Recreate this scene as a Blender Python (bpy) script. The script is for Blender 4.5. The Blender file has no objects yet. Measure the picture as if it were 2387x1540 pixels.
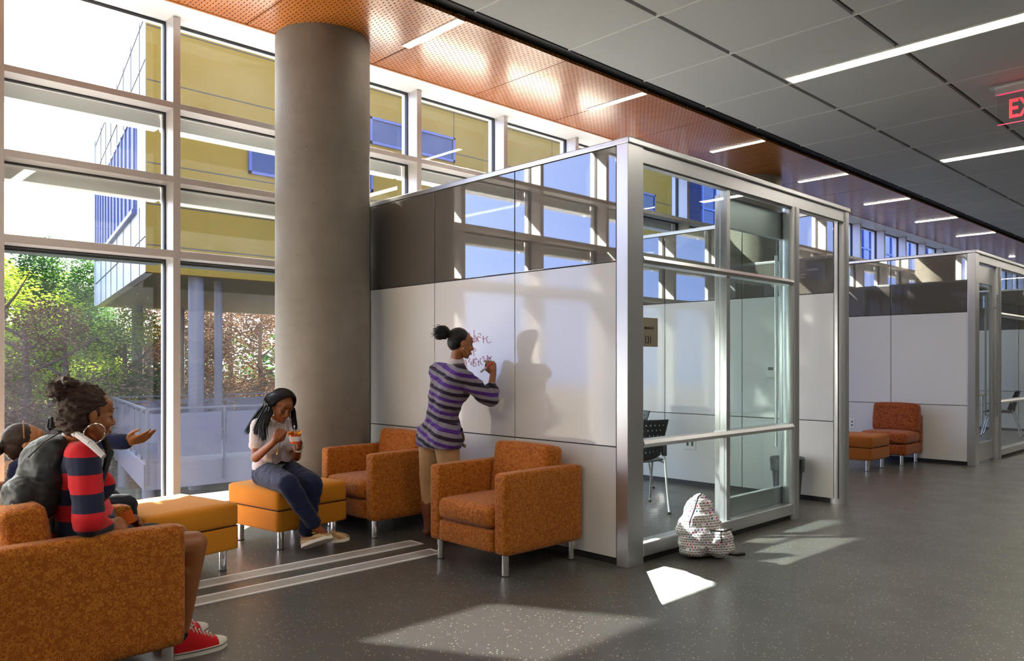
import bpy, bmesh, math, random
from mathutils import Vector, Matrix, noise
PI = math.pi
S = bpy.context.scene
COL = S.collection

# ------------------------------------------------------------------ camera
cam_d = bpy.data.cameras.new('camera')
cam = bpy.data.objects.new('camera', cam_d); COL.objects.link(cam)
cam.location = (0, 0, 1.33)
cam.rotation_euler = (PI/2, 0, math.radians(45.96 - 90))
cam_d.sensor_width = 36; cam_d.lens = 36*1834/2387; cam_d.shift_y = 77/2387
cam_d.clip_end = 500; cam_d.clip_start = 0.05
S.camera = cam

# ------------------------------------------------------------------ view, sky, sun
S.view_settings.view_transform = 'Standard'; S.view_settings.look = 'None'
S.view_settings.exposure = 0.95; S.view_settings.gamma = 1.0
S.view_settings.use_curve_mapping = False
S.cycles.use_denoising = True
S.cycles.max_bounces = 9; S.cycles.diffuse_bounces = 4; S.cycles.glossy_bounces = 5
S.cycles.transparent_max_bounces = 24; S.cycles.transmission_bounces = 6
S.cycles.sample_clamp_indirect = 6.0; S.cycles.sample_clamp_direct = 0
S.cycles.caustics_reflective = False; S.cycles.caustics_refractive = False

SUNDIR = Vector((1.07, 1.0, 0.97)).normalized()      # towards the sun
W = bpy.data.worlds.new('sky'); S.world = W; W.use_nodes = True
nt = W.node_tree; nt.nodes.clear()
def WN(t, **k):
    n = nt.nodes.new(t)
    for a, b in k.items(): setattr(n, a, b)
    return n
tc = WN('ShaderNodeTexCoord')
dot = WN('ShaderNodeVectorMath', operation='DOT_PRODUCT'); dot.inputs[1].default_value = (0.55, 0.83, 0.05)
nt.links.new(tc.outputs['Generated'], dot.inputs[0])
ramp = WN('ShaderNodeValToRGB'); nt.links.new(dot.outputs['Value'], ramp.inputs[0])
cr = ramp.color_ramp; cr.elements[0].position = 0.05; cr.elements[0].color = (0.27, 0.37, 0.83, 1)
cr.elements[1].position = 0.72; cr.elements[1].color = (1.0, 1.0, 1.0, 1)
e = cr.elements.new(0.38); e.color = (0.45, 0.58, 1.0, 1)
bgn = WN('ShaderNodeBackground'); nt.links.new(ramp.outputs[0], bgn.inputs[0]); bgn.inputs[1].default_value = 3.0
wo = WN('ShaderNodeOutputWorld'); nt.links.new(bgn.outputs[0], wo.inputs[0])

def sun(name, d, strength, color, angle):
    l = bpy.data.lights.new(name, 'SUN'); l.energy = strength; l.color = color; l.angle = math.radians(angle)
    o = bpy.data.objects.new(name, l); COL.objects.link(o)
    o.rotation_euler = d.to_track_quat('Z', 'Y').to_euler(); o.location = d*40
    return o
sun('sun', SUNDIR, 42, (1.0, 0.93, 0.82), 0.5)
# narrow area lamps added in place of sun reflected off the glossy partitions
def added_beam(floor_pt, x_wall, w, h, power):
    """lamp standing in for sun thrown back by a glossy wall panel at x = x_wall"""
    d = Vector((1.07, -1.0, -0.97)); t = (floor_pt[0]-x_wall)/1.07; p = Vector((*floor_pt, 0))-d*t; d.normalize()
    l = bpy.data.lights.new('added_glint_lamp', 'AREA'); l.shape = 'RECTANGLE'; l.size = w; l.size_y = h; l.spread = math.radians(1.6); l.energy = power; l.color = (1.0, .97, .92)
    o = bpy.data.objects.new('added_glint_lamp', l); COL.objects.link(o); z = -d
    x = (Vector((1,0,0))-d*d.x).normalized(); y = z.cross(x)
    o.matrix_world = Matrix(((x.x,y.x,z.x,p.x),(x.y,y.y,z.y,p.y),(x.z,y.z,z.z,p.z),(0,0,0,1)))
added_beam((2.74, 2.82), .52, .67, .55, 2.4)
added_beam((2.30, 1.93), .52, .80, .50, 2.4)
for k in range(4): added_beam((4.98+.30*k, 2.64), 4.33, .235, .22, .60)
for k in range(4): added_beam((5.50+.30*k, 2.98), 4.33, .235, .19, .55)

# ------------------------------------------------------------------ materials
def mat(name, color=(.5,.5,.5), rough=.5, metal=0.0, spec=.5, coat=0.0, coat_rough=.05, ior=None, emit=None, estr=0, sheen=0):
    m = bpy.data.materials.new(name); m.use_nodes = True
    b = m.node_tree.nodes['Principled BSDF']
    b.inputs['Base Color'].default_value = (*color, 1); b.inputs['Roughness'].default_value = rough
    b.inputs['Metallic'].default_value = metal; b.inputs['Specular IOR Level'].default_value = spec
    b.inputs['Coat Weight'].default_value = coat; b.inputs['Coat Roughness'].default_value = coat_rough
    if ior: b.inputs['IOR'].default_value = ior
    if sheen: b.inputs['Sheen Weight'].default_value = sheen
    if emit: b.inputs['Emission Color'].default_value = (*emit, 1); b.inputs['Emission Strength'].default_value = estr
    return m
def nodes(m): return m.node_tree, m.node_tree.nodes['Principled BSDF']
def N(t, typ, **k):
    n = t.nodes.new(typ)
    for a, b in k.items(): setattr(n, a, b)
    return n
def L(t, a, b): t.links.new(a, b)
def math_node(t, op, a, b=None, c=None):
    n = N(t, 'ShaderNodeMath', operation=op)
    for i, x in enumerate((a, b, c)):
        if x is None: continue
        if isinstance(x, (int, float)): n.inputs[i].default_value = x
        else: L(t, x, n.inputs[i])
    return n.outputs[0]
def mixcol(t, fac, a, b):
    n = N(t, 'ShaderNodeMix', data_type='RGBA')
    if isinstance(fac, (int, float)): n.inputs[0].default_value = fac
    else: L(t, fac, n.inputs[0])
    for i, x in ((6, a), (7, b)):
        if isinstance(x, tuple): n.inputs[i].default_value = (*x, 1)
        else: L(t, x, n.inputs[i])
    return n.outputs[2]
def objco(t, scale=None):
    c = N(t, 'ShaderNodeTexCoord').outputs['Object']
    if scale:
        mp = N(t, 'ShaderNodeMapping'); mp.inputs['Scale'].default_value = scale; L(t, c, mp.inputs[0]); c = mp.outputs[0]
    return c
def noise_tex(t, co, scale, detail=4, rough=.5):
    n = N(t, 'ShaderNodeTexNoise'); n.inputs['Scale'].default_value = scale; n.inputs['Detail'].default_value = detail
    n.inputs['Roughness'].default_value = rough; L(t, co, n.inputs['Vector']); return n.outputs['Fac']
def ramp_node(t, fac, stops):
    r = N(t, 'ShaderNodeValToRGB'); L(t, fac, r.inputs[0]); e = r.color_ramp.elements
    while len(e) < len(stops): e.new(.5)
    for i, (p, c) in enumerate(stops):
        e[i].position = p; e[i].color = (*c, 1) if isinstance(c, tuple) else (c, c, c, 1)
    return r.outputs[0]
def bump(t, b, h, strength=.3, dist=.01):
    n = N(t, 'ShaderNodeBump'); n.inputs['Strength'].default_value = strength; n.inputs['Distance'].default_value = dist
    L(t, h, n.inputs['Height']); L(t, n.outputs[0], b.inputs['Normal'])

M = {}
# rubber floor with pale flecks
m = M['floor'] = mat('speckled_rubber', (.085,.082,.076), .32, spec=.5); t, b = nodes(m); co = objco(t)
v = N(t, 'ShaderNodeTexVoronoi'); v.inputs['Scale'].default_value = 62; v.inputs['Randomness'].default_value = 1; L(t, co, v.inputs['Vector'])
rs = N(t, 'ShaderNodeSeparateColor'); L(t, v.outputs['Color'], rs.inputs[0])
pick = math_node(t, 'GREATER_THAN', rs.outputs[0], .30)
rad = math_node(t, 'MULTIPLY', rs.outputs[1], .27)
fl = math_node(t, 'MULTIPLY', math_node(t, 'LESS_THAN', v.outputs['Distance'], rad), pick)
n1 = noise_tex(t, co, 1.3, 5)
base = mixcol(t, n1, (.066,.064,.060), (.090,.086,.078))
L(t, mixcol(t, math_node(t, 'MULTIPLY', fl, .95), base, (.60,.55,.38)), b.inputs['Base Color'])
L(t, ramp_node(t, noise_tex(t, co, 3, 6), ((.2,.26),(.8,.38))), b.inputs['Roughness'])
# acoustic ceiling tile
m = M['tile'] = mat('ceiling_tile', (.66,.66,.645), .9, spec=.2); t, b = nodes(m); co = objco(t)
bump(t, b, noise_tex(t, co, 260, 2), .25, .002)
M['tile_bevel'] = mat('ceiling_tile_edge', (.85,.85,.83), .8)
M['joint'] = mat('ceiling_joint', (.10,.10,.095), .8)
M['black'] = mat('black_reveal', (.008,.008,.008), .7)
# perforated wood ceiling panels (slots run across the hall)
def wood(name, perf):
    m = mat(name, (.5,.2,.07), .24, spec=.5, coat=.22, coat_rough=.16); t, b = nodes(m); co = objco(t)
    g = noise_tex(t, objco(t, (14, 1.2, 4)), 3.2, 6, .6)
    g2 = noise_tex(t, objco(t, (60, 2, 4)), 6, 3, .6)
    w = mixcol(t, g, (.36,.100,.014), (.66,.230,.038)); w = mixcol(t, math_node(t, 'MULTIPLY', g2, .35), w, (.28,.09,.02))
    if perf:
        sp = N(t, 'ShaderNodeSeparateXYZ'); L(t, co, sp.inputs[0])
        px, py = .034, .052
        xi = math_node(t, 'DIVIDE', sp.outputs[0], px); row = math_node(t, 'FLOOR', xi)
        fx = math_node(t, 'ABSOLUTE', math_node(t, 'SUBTRACT', math_node(t, 'FRACT', xi), .5))
        off = math_node(t, 'MULTIPLY', math_node(t, 'MODULO', row, 2.0), .5)
        fy = math_node(t, 'ABSOLUTE', math_node(t, 'SUBTRACT', math_node(t, 'FRACT', math_node(t, 'ADD', math_node(t, 'DIVIDE', sp.outputs[1], py), off)), .5))
        hole = math_node(t, 'MULTIPLY', math_node(t, 'LESS_THAN', fx, .10), math_node(t, 'LESS_THAN', fy, .27))
        w = mixcol(t, hole, w, (.02,.008,.003))
        sl = math_node(t, 'SUBTRACT', .6, math_node(t, 'MULTIPLY', hole, .6)); L(t, sl, b.inputs['Specular IOR Level'])
        L(t, math_node(t, 'MULTIPLY', math_node(t, 'SUBTRACT', 1.0, hole), .22), b.inputs['Coat Weight'])
    L(t, w, b.inputs['Base Color'])
    return m
M['wood'] = wood('perforated_wood', True)
M['wood_edge'] = wood('wood_edge', False)
# concrete column
m = M['concrete'] = mat('concrete', (.3,.28,.25), .62, spec=.35); t, b = nodes(m); co = objco(t)
a1 = noise_tex(t, objco(t, (1,1,.6)), 2.2, 8, .62); a2 = noise_tex(t, co, 14, 6, .6); a3 = noise_tex(t, objco(t,(1,1,5)), 3, 4)
c = ramp_node(t, a1, ((.25,(.135,.115,.092)),(.55,(.21,.188,.158)),(.8,(.28,.258,.225))))
c = mixcol(t, math_node(t, 'MULTIPLY', a2, .35), c, (.13,.115,.095)); c = mixcol(t, math_node(t, 'MULTIPLY', a3, .3), c, (.30,.275,.24))
vp = N(t, 'ShaderNodeTexVoronoi'); vp.inputs['Scale'].default_value = 9; L(t, co, vp.inputs['Vector'])
pit = math_node(t, 'LESS_THAN', vp.outputs['Distance'], .045)
c = mixcol(t, math_node(t, 'MULTIPLY', pit, .8), c, (.05,.045,.04)); L(t, c, b.inputs['Base Color']); bump(t, b, a2, .15, .004)
# aluminium, chrome
m = M['alu'] = mat('anodised_aluminium', (.58,.585,.61), .30, metal=.88, spec=.5); t, b = nodes(m)
M['mullion'] = mat('mullion_paint', (.60,.56,.55), .36, metal=.35)
M['fin'] = mat('white_sunshade', (.92,.91,.92), .4)
M['fin_shaded'] = mat('shaded_sunshade_dark', (.05,.06,.06), .4)  # dark colour stands for a short sunshade lying in shade
M['gasket'] = mat('black_gasket', (.012,.012,.014), .5)
M['chrome'] = mat('chrome', (.86,.86,.87), .10, metal=1.0)
M['steel'] = mat('brushed_steel', (.62,.62,.62), .25, metal=1.0)
# demountable wall panels: back-painted glass above, glossy white board below
M['panel_grey'] = mat('grey_glass_panel', (.115,.105,.092), .02, spec=1.0, ior=1.95)
m = M['panel_white'] = mat('whiteboard_panel', (.78,.775,.78), .075, spec=.6, ior=1.55); t, b = nodes(m)
bump(t, b, noise_tex(t, objco(t), 9, 2), .03, .01)
M['panel_low'] = mat('white_lower_panel', (.74,.73,.725), .25, spec=.5)
M['panel_gap'] = mat('panel_joint', (.03,.03,.03), .6)
# clear glass
def glass(name, tint, dust=0.0, rough=0.0, ior=1.5):
    m = bpy.data.materials.new(name); m.use_nodes = True; t = m.node_tree; t.nodes.clear()
    tr = N(t, 'ShaderNodeBsdfTransparent'); tr.inputs[0].default_value = (*tint, 1)
    gl = N(t, 'ShaderNodeBsdfGlossy'); gl.inputs['Roughness'].default_value = rough; gl.inputs[0].default_value = (1,1,1,1)
    fr = N(t, 'ShaderNodeFresnel'); fr.inputs[0].default_value = ior
    f = fr.outputs[0]
    geo = N(t, 'ShaderNodeNewGeometry')
    mx = N(t, 'ShaderNodeMixShader'); L(t, math_node(t, 'MULTIPLY', f, math_node(t, 'SUBTRACT', 1.0, geo.outputs['Backfacing'])), mx.inputs[0])
    L(t, tr.outputs[0], mx.inputs[1]); L(t, gl.outputs[0], mx.inputs[2])
    last = mx.outputs[0]
    if dust:
        tl = N(t, 'ShaderNodeBsdfTranslucent'); tl.inputs[0].default_value = (.9,.92,1,1); co = objco(t)
        v = N(t, 'ShaderNodeTexVoronoi'); v.inputs['Scale'].default_value = 26; L(t, co, v.inputs['Vector'])
        sm = math_node(t, 'MULTIPLY', math_node(t, 'LESS_THAN', v.outputs['Distance'], .06), .10)
        bl = ramp_node(t, noise_tex(t, co, 1.7, 5, .6), ((.35, .0), (.7, 1.0)))
        d = math_node(t, 'ADD', math_node(t, 'MULTIPLY', bl, dust*1.6), dust*.6)
        d = math_node(t, 'ADD', d, math_node(t, 'MULTIPLY', sm, bl))
        m2 = N(t, 'ShaderNodeMixShader'); L(t, d, m2.inputs[0]); L(t, last, m2.inputs[1]); L(t, tl.outputs[0], m2.inputs[2]); last = m2.outputs[0]
    o = N(t, 'ShaderNodeOutputMaterial'); L(t, last, o.inputs[0]); return m
M['glass'] = glass('window_glass', (.93,.955,.94), dust=.0018)
M['glass_in'] = glass('partition_glass', (.90,.955,.945), ior=1.6)
M['acrylic'] = glass('clear_acrylic', (.96,.94,.94))
M['lamp'] = mat('lamp_diffuser', (1,1,1), .5, emit=(1.0,.92,.78), estr=20)
M['housing'] = mat('lamp_housing', (.75,.72,.66), .5)
M['wall'] = mat('painted_wall', (.42,.41,.39), .85)
M['white_paint'] = mat('white_paint', (.80,.80,.79), .6)
M['yellow_wall'] = mat('yellow_wall', (.62,.36,.02), .7)
# upholstery with interlocking rings
def fabric(name, ground, line, scale, rough=.85, w0=.30, w1=.40, strength=1.0):
    m = mat(name, ground, rough, spec=.25, sheen=.15); t, b = nodes(m); co = objco(t)
    wob = N(t, 'ShaderNodeTexNoise'); wob.inputs['Scale'].default_value = 30; L(t, co, wob.inputs['Vector'])
    va = N(t, 'ShaderNodeVectorMath', operation='MULTIPLY_ADD'); L(t, wob.outputs['Color'], va.inputs[0]); va.inputs[1].default_value = (.009,)*3; L(t, co, va.inputs[2])
    tot = None
    for sc, lo, hi in ((scale, w0, w1), (scale*1.63, w0-.02, w1)):
        v = N(t, 'ShaderNodeTexVoronoi'); v.inputs['Scale'].default_value = sc; v.inputs['Randomness'].default_value = .75; L(t, va.outputs[0], v.inputs['Vector'])
        r = math_node(t, 'MULTIPLY', math_node(t, 'GREATER_THAN', v.outputs['Distance'], lo), math_node(t, 'LESS_THAN', v.outputs['Distance'], hi))
        tot = r if tot is None else math_node(t, 'MAXIMUM', tot, r)
    ve = N(t, 'ShaderNodeTexVoronoi', feature='DISTANCE_TO_EDGE'); ve.inputs['Scale'].default_value = scale*.55; L(t, va.outputs[0], ve.inputs['Vector'])
    tot = math_node(t, 'MAXIMUM', tot, math_node(t, 'MULTIPLY', math_node(t, 'LESS_THAN', ve.outputs['Distance'], .020), .7))
    fine = noise_tex(t, co, 420, 2)
    g = mixcol(t, fine, tuple(x*.75 for x in ground), tuple(x*1.2 for x in ground))
    L(t, mixcol(t, math_node(t, 'MULTIPLY', tot, strength), g, line), b.inputs['Base Color'])
    bump(t, b, math_node(t, 'ADD', math_node(t, 'MULTIPLY', tot, .6), fine), .25, .002)
    return m
M['fab'] = fabric('ring_fabric', (.34,.085,.006), (.60,.215,.022), 36, strength=.75)
M['fab_dark'] = fabric('dot_fabric', (.20,.035,.008), (.42,.11,.02), 34)
def plainfab(name, c):
    m = mat(name, c, .85, spec=.2, sheen=.1); t, b = nodes(m); co = objco(t); f = noise_tex(t, co, 380, 2)
    L(t, mixcol(t, f, tuple(x*.82 for x in c), tuple(min(1,x*1.15) for x in c)), b.inputs['Base Color']); bump(t, b, f, .2, .001); return m
M['fab_plain'] = plainfab('mustard_fabric', (.66,.25,.018))
M['fab_plain_dark'] = plainfab('rust_fabric', (.30,.085,.008))
M['piping'] = mat('dark_seam', (.06,.02,.004), .9)
M['plastic_black'] = mat('black_plastic', (.014,.016,.02), .38)
M['table'] = mat('maple_laminate', (.55,.40,.22), .4)
M['rubber'] = mat('black_rubber', (.01,.01,.01), .7)

# ------------------------------------------------------------------ helpers
class MB:
    """collects shapes; build() links them as ONE mesh object"""
    def __init__(s): s.bm = bmesh.new()
    def box(s, x0, x1, y0, y1, z0, z1, bev=0, seg=2, mtx=None):
        b2 = bmesh.new(); bmesh.ops.create_cube(b2, size=1)
        for v in b2.verts: v.co = Vector(((x0+x1)/2+v.co.x*(x1-x0), (y0+y1)/2+v.co.y*(y1-y0), (z0+z1)/2+v.co.z*(z1-z0)))
        if bev: bmesh.ops.bevel(b2, geom=b2.edges[:], offset=bev, segments=seg, profile=.5, affect='EDGES')
        if mtx: bmesh.ops.transform(b2, matrix=mtx, verts=b2.verts)
        s.add(b2); return s
    def add(s, b2):
        me = bpy.data.meshes.new('tmp'); b2.to_mesh(me); b2.free(); s.bm.from_mesh(me); bpy.data.meshes.remove(me)
    def cyl(s, x, y, z0, z1, r, r2=None, seg=24, cap=True, mtx=None):
        b2 = bmesh.new(); bmesh.ops.create_cone(b2, cap_ends=cap, segments=seg, radius1=r, radius2=r if r2 is None else r2, depth=z1-z0)
        bmesh.ops.translate(b2, vec=(x, y, (z0+z1)/2), verts=b2.verts)
        if mtx: bmesh.ops.transform(b2, matrix=mtx, verts=b2.verts)
        s.add(b2); return s
    def tube(s, pts, r, seg=10, rs=None, closed=False):
        """a tube swept along points"""
        P = [Vector(p) for p in pts]; n = len(P); rings = []
        up = Vector((0,0,1))
        for i, p in enumerate(P):
            if closed: d = P[(i+1) % n]-P[i-1]
            else: d = P[min(i+1,n-1)]-P[max(i-1,0)]
            d.normalize(); a = d.cross(up)
            if a.length < .15: a = d.cross(Vector((1,0,0)))
            a.normalize(); c = d.cross(a); rr = rs[i] if rs else r
            rings.append([s.bm.verts.new(p+a*math.cos(2*PI*k/seg)*rr+c*math.sin(2*PI*k/seg)*rr) for k in range(seg)])
        for i in range(n if closed else n-1):
            A, B = rings[i], rings[(i+1) % n]
            for k in range(seg):
                try: s.bm.faces.new((A[k], A[(k+1)%seg], B[(k+1)%seg], B[k]))
                except ValueError: pass
        if not closed:
            s.bm.faces.new(rings[0][::-1]); s.bm.faces.new(rings[-1])
        return s
    def prism(s, poly, axis, a, b):
        """poly (2D) extruded along axis 'x','y','z' from a to b"""
        def p3(q, w):
            return {'x': (w, q[0], q[1]), 'y': (q[0], w, q[1]), 'z': (q[0], q[1], w)}[axis]
        A = [s.bm.verts.new(p3(q, a)) for q in poly]; B = [s.bm.verts.new(p3(q, b)) for q in poly]; n = len(poly)
        s.bm.faces.new(A); s.bm.faces.new(B[::-1])
        for i in range(n): s.bm.faces.new((A[i], B[i], B[(i+1)%n], A[(i+1)%n]))
        return s
    def ball(s, c, r, sc=(1,1,1), sub=3, mtx=None):
        b2 = bmesh.new(); bmesh.ops.create_icosphere(b2, subdivisions=sub, radius=r)
        m = Matrix.Translation(c) @ (mtx or Matrix()) @ Matrix.Diagonal((*sc, 1)); bmesh.ops.transform(b2, matrix=m, verts=b2.verts); s.add(b2); return s
    def build(s, name, m, parent=None, smooth=False, loc=None, **props):
        bmesh.ops.recalc_face_normals(s.bm, faces=s.bm.faces[:])
        me = bpy.data.meshes.new(name); s.bm.to_mesh(me); s.bm.free()
        if m: me.materials.append(m)
        if smooth:
            for p in me.polygons: p.use_smooth = True
            if smooth != 'all':
                me.set_sharp_from_angle(angle=math.radians(38))
        o = bpy.data.objects.new(name, me); COL.objects.link(o)
        if loc is not None:
            o.location = loc
        if parent: o.parent = parent
        for k, v in props.items(): o[k] = v
        return o
def B(name, m, x0, x1, y0, y1, z0, z1, parent=None, bev=0, **p): return MB().box(x0,x1,y0,y1,z0,z1,bev).build(name, m, parent, **p)
def empty(name, loc=(0,0,0), rz=0, **p):
    o = bpy.data.objects.new(name, None); COL.objects.link(o); o.location = loc; o.rotation_euler = (0,0,rz); o.empty_display_size = .1
    for k, v in p.items(): o[k] = v
    return o
def tag(o, label, cat, group=None):
    o['label'] = label; o['category'] = cat
    if group: o['group'] = group
    return o
def copy_tree(o, parent=None):
    c = o.copy(); COL.objects.link(c); c.parent = parent
    for ch in [x for x in bpy.data.objects if x.parent == o and x != c]: copy_tree(ch, c)
    return c
ST = dict(kind='structure')
# ------------------------------------------------------------------ the hall
B('floor', M['floor'], -6, 46, -4.5, 6.86, -.12, 0, **ST)
B('wall_right', M['wall'], -6, 46, -4.7, -4.5, 0, 4.6, **ST)
B('wall_back', M['wall'], -6.2, -6, -4.7, 6.9, 0, 4.6, **ST)
B('wall_far', M['yellow_wall'], 46, 46.2, -4.7, 6.9, 0, 4.6, **ST)
B('wall_window_header', M['white_paint'], -6, 46, 6.62, 6.92, 4.21, 4.75, **ST)
B('wall_window_curb', M['white_paint'], -6, 46, 6.70, 6.92, -.12, .10, **ST)
CZ = 4.15
# grey lay-in ceiling: one mesh of tiles with bevelled edges, joints behind
bm = MB()
xs = [4.168+1.125*k for k in range(-9, 37)]; ys = [4.745, 3.765, 2.645, 1.525, .405, -.715, -1.835, -2.955, -4.075]
g = .012
for x in xs:
    for y1, y0 in zip(ys, ys[1:]):
        bm.box(x+g, x+1.125-g*.3, y0+.022, y1-.022, CZ, CZ+.03, 0)
bm.build('ceiling', M['tile'], **ST)
bm = MB()
for x in xs: bm.box(x-.006, x+.012, -4.1, 4.74, CZ-.002, CZ+.03)
bm.build('trim_1', M['tile_bevel'], **ST)
B('trim_2', M['joint'], -6, 46, -4.5, 4.78, CZ+.03, CZ+.06, **ST)
B('trim_3', M['black'], -6, 46, 4.745, 4.93, CZ+.05, CZ+.09, **ST)
B('trim_4', M['black'], -6, 46, 4.745, 4.76, CZ+.0, CZ+.06, **ST)
B('ceiling_deck', M['white_paint'], -6, 46, -4.7, 6.92, 4.6, 4.75, **ST)
# wood ceiling panels between the reveal and the glass
wc = empty('ceiling_wood', (0,0,0), **ST)
x = 4.21-1.25*8
while x < 45:
    MB().box(x+.006, x+1.25-.006, 4.925, 6.25, CZ, CZ+.03).build('wood_panel', M['wood'], wc); x += 1.25
MB().box(-6, 46, 6.238, 6.262, CZ-.004, CZ+.06).build('wood_edge_strip', M['wood_edge'], wc)
MB().box(-6, 46, 4.93, 6.24, CZ+.045, CZ+.06).build('backing', M['black'], wc)

B('wall_window_soffit', M['fin'], -6, 46, 6.262, 6.80, 4.205, 4.26, **ST)
B('wall_bounce_ledge', M['fin'], -6, 46, 6.92, 7.62, -.1, .06, **ST)  # white ledge added outside to bounce sunlight up onto the sunshades
# ------------------------------------------------------------------ window wall
YI, YG = 6.62, 6.80
TZ = [(2.205, 2.266), (2.826, 2.88), (3.44, 3.49)]
ZH, ZS = 4.203, .10
def mullion(x):
    return MB().box(x-.03, x+.03, YI, YG+.09, 0.0, ZH, .002)
def make_window(n, x0):
    """bay between mullion x0 and x0+1.255; carries its left mullion"""
    w = empty('window_%d' % n, (x0, 0, 0), **ST)
    def bx(name, m, *a, bev=0): return MB().box(*a, bev).build(name, m, w)
    mullion(0).build('mullion', M['mullion'], w)
    for i, (a, c) in enumerate(TZ):
        bx('transom', M['mullion'], .03, 1.225, YI, YG+.09, a, c, bev=.002)
        # round-nosed sunshade outside the glass
        if i == 0:
            bx('shaded_fin', M['fin_shaded'], .03, 1.225, YG+.03, YG+.22, a-.03, a+.02); continue  # flat strip, shade of the lowest fin painted into its colour
        pr = [(YG+.095, a-.105), (YG+.095, a+.02)] + [(YG+.24+.062*math.sin(q), a-.0425+.0625*math.cos(q)) for q in [k*PI/10 for k in range(11)]]
        MB().prism(pr, 'x', .03, 1.225).build('sunshade', M['fin'], w, smooth=True)
    zs = [ZS] + [q for ac in TZ for q in ac] + [ZH]
    for a, c in zip(zs[::2], zs[1::2]):
        g = MB()
        for args in ((.03,.042,a,c),(1.213,1.225,a,c),(.042,1.213,a,a+.012),(.042,1.213,c-.012,c)): g.box(args[0],args[1],YG-.02,YG+.02,args[2],args[3])
        f = g.build('gasket', M['gasket'], w)
        MB().box(.036, 1.219, YG-.004, YG+.004, a+.006, c-.006).build('pane', M['glass'], w)
    return w
w0 = None
for k in range(-6, 34):
    x0 = 2.537+1.255*k
    if w0 is None: w0 = make_window(1, x0)
    else:
        c = copy_tree(w0); c.name = 'window_%d' % (k+7); c.location.x = x0

# ------------------------------------------------------------------ column
MB().cyl(0, 0, 0, CZ, .405, seg=96).build('concrete_column', M['concrete'], smooth=True, loc=(3.61, 6.12, 0),
  label='thick round grey concrete column standing beside the window wall', category='column')
MB().cyl(0, 0, 0, CZ, .405, seg=64).build('concrete_column', M['concrete'], smooth=True, loc=(11.1, 6.12, 0),
  label='round concrete column beyond the glass room, its top showing under dark wood ceiling', category='column')

# ------------------------------------------------------------------ partition walls
def partition(name, x0, x1, face, far_post=True):
    """demountable wall running from the corridor (y 3.25) to the windows; face -1/+1 both sides panelled"""
    w = empty(name, (0,0,0), **ST)
    B('core', M['panel_gap'], x0+.012, x1-.012, 3.2, 6.24, .05, 2.78, w)
    B('base_track', M['gasket'], x0+.02, x1-.02, 3.2, 6.24, 0, .05, w)
    ys = [3.246, 4.206, 5.164, 6.115]
    for xa, xb in ((x0, x0+.012), (x1-.012, x1)):
        for a, c in zip(ys, ys[1:]):
            MB().box(xa, xb, a+.004, c-.004, 2.008, 2.76, .0015).build('grey_panel', M['panel_grey'], w)
            MB().box(xa, xb, a+.004, c-.004, .784, 2.000, .0015).build('board_panel', M['panel_white'], w)
            MB().box(xa, xb, a+.004, c-.004, .05, .776, .0015).build('lower_panel', M['panel_low'], w)
    B('end_post', M['alu'], x0-.01, x1+.01, 6.12, 6.26, 0, 2.78, w, bev=.004)
    MB().box(x0-.005, x1+.005, 3.16, 6.26, 2.765, 2.805, .006).build('top_cap', M['alu'], w)
    B('window_closure', M['alu'], (x0+x1)/2-.02, (x0+x1)/2+.02, 6.26, 6.62, 0, 2.78, w)
    return w
partition('wall_breakout_left', 4.096, 4.20, 1)
partition('wall_breakout_right', 7.385, 7.485, 1)
partition('wall_second_left', 11.40, 11.50, 1)
partition('wall_second_right', 17.95, 18.05, 1)
partition('wall_near_left', .10, .20, 1)
partition('wall_third_left', 21.90, 22.00, 1)

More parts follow.
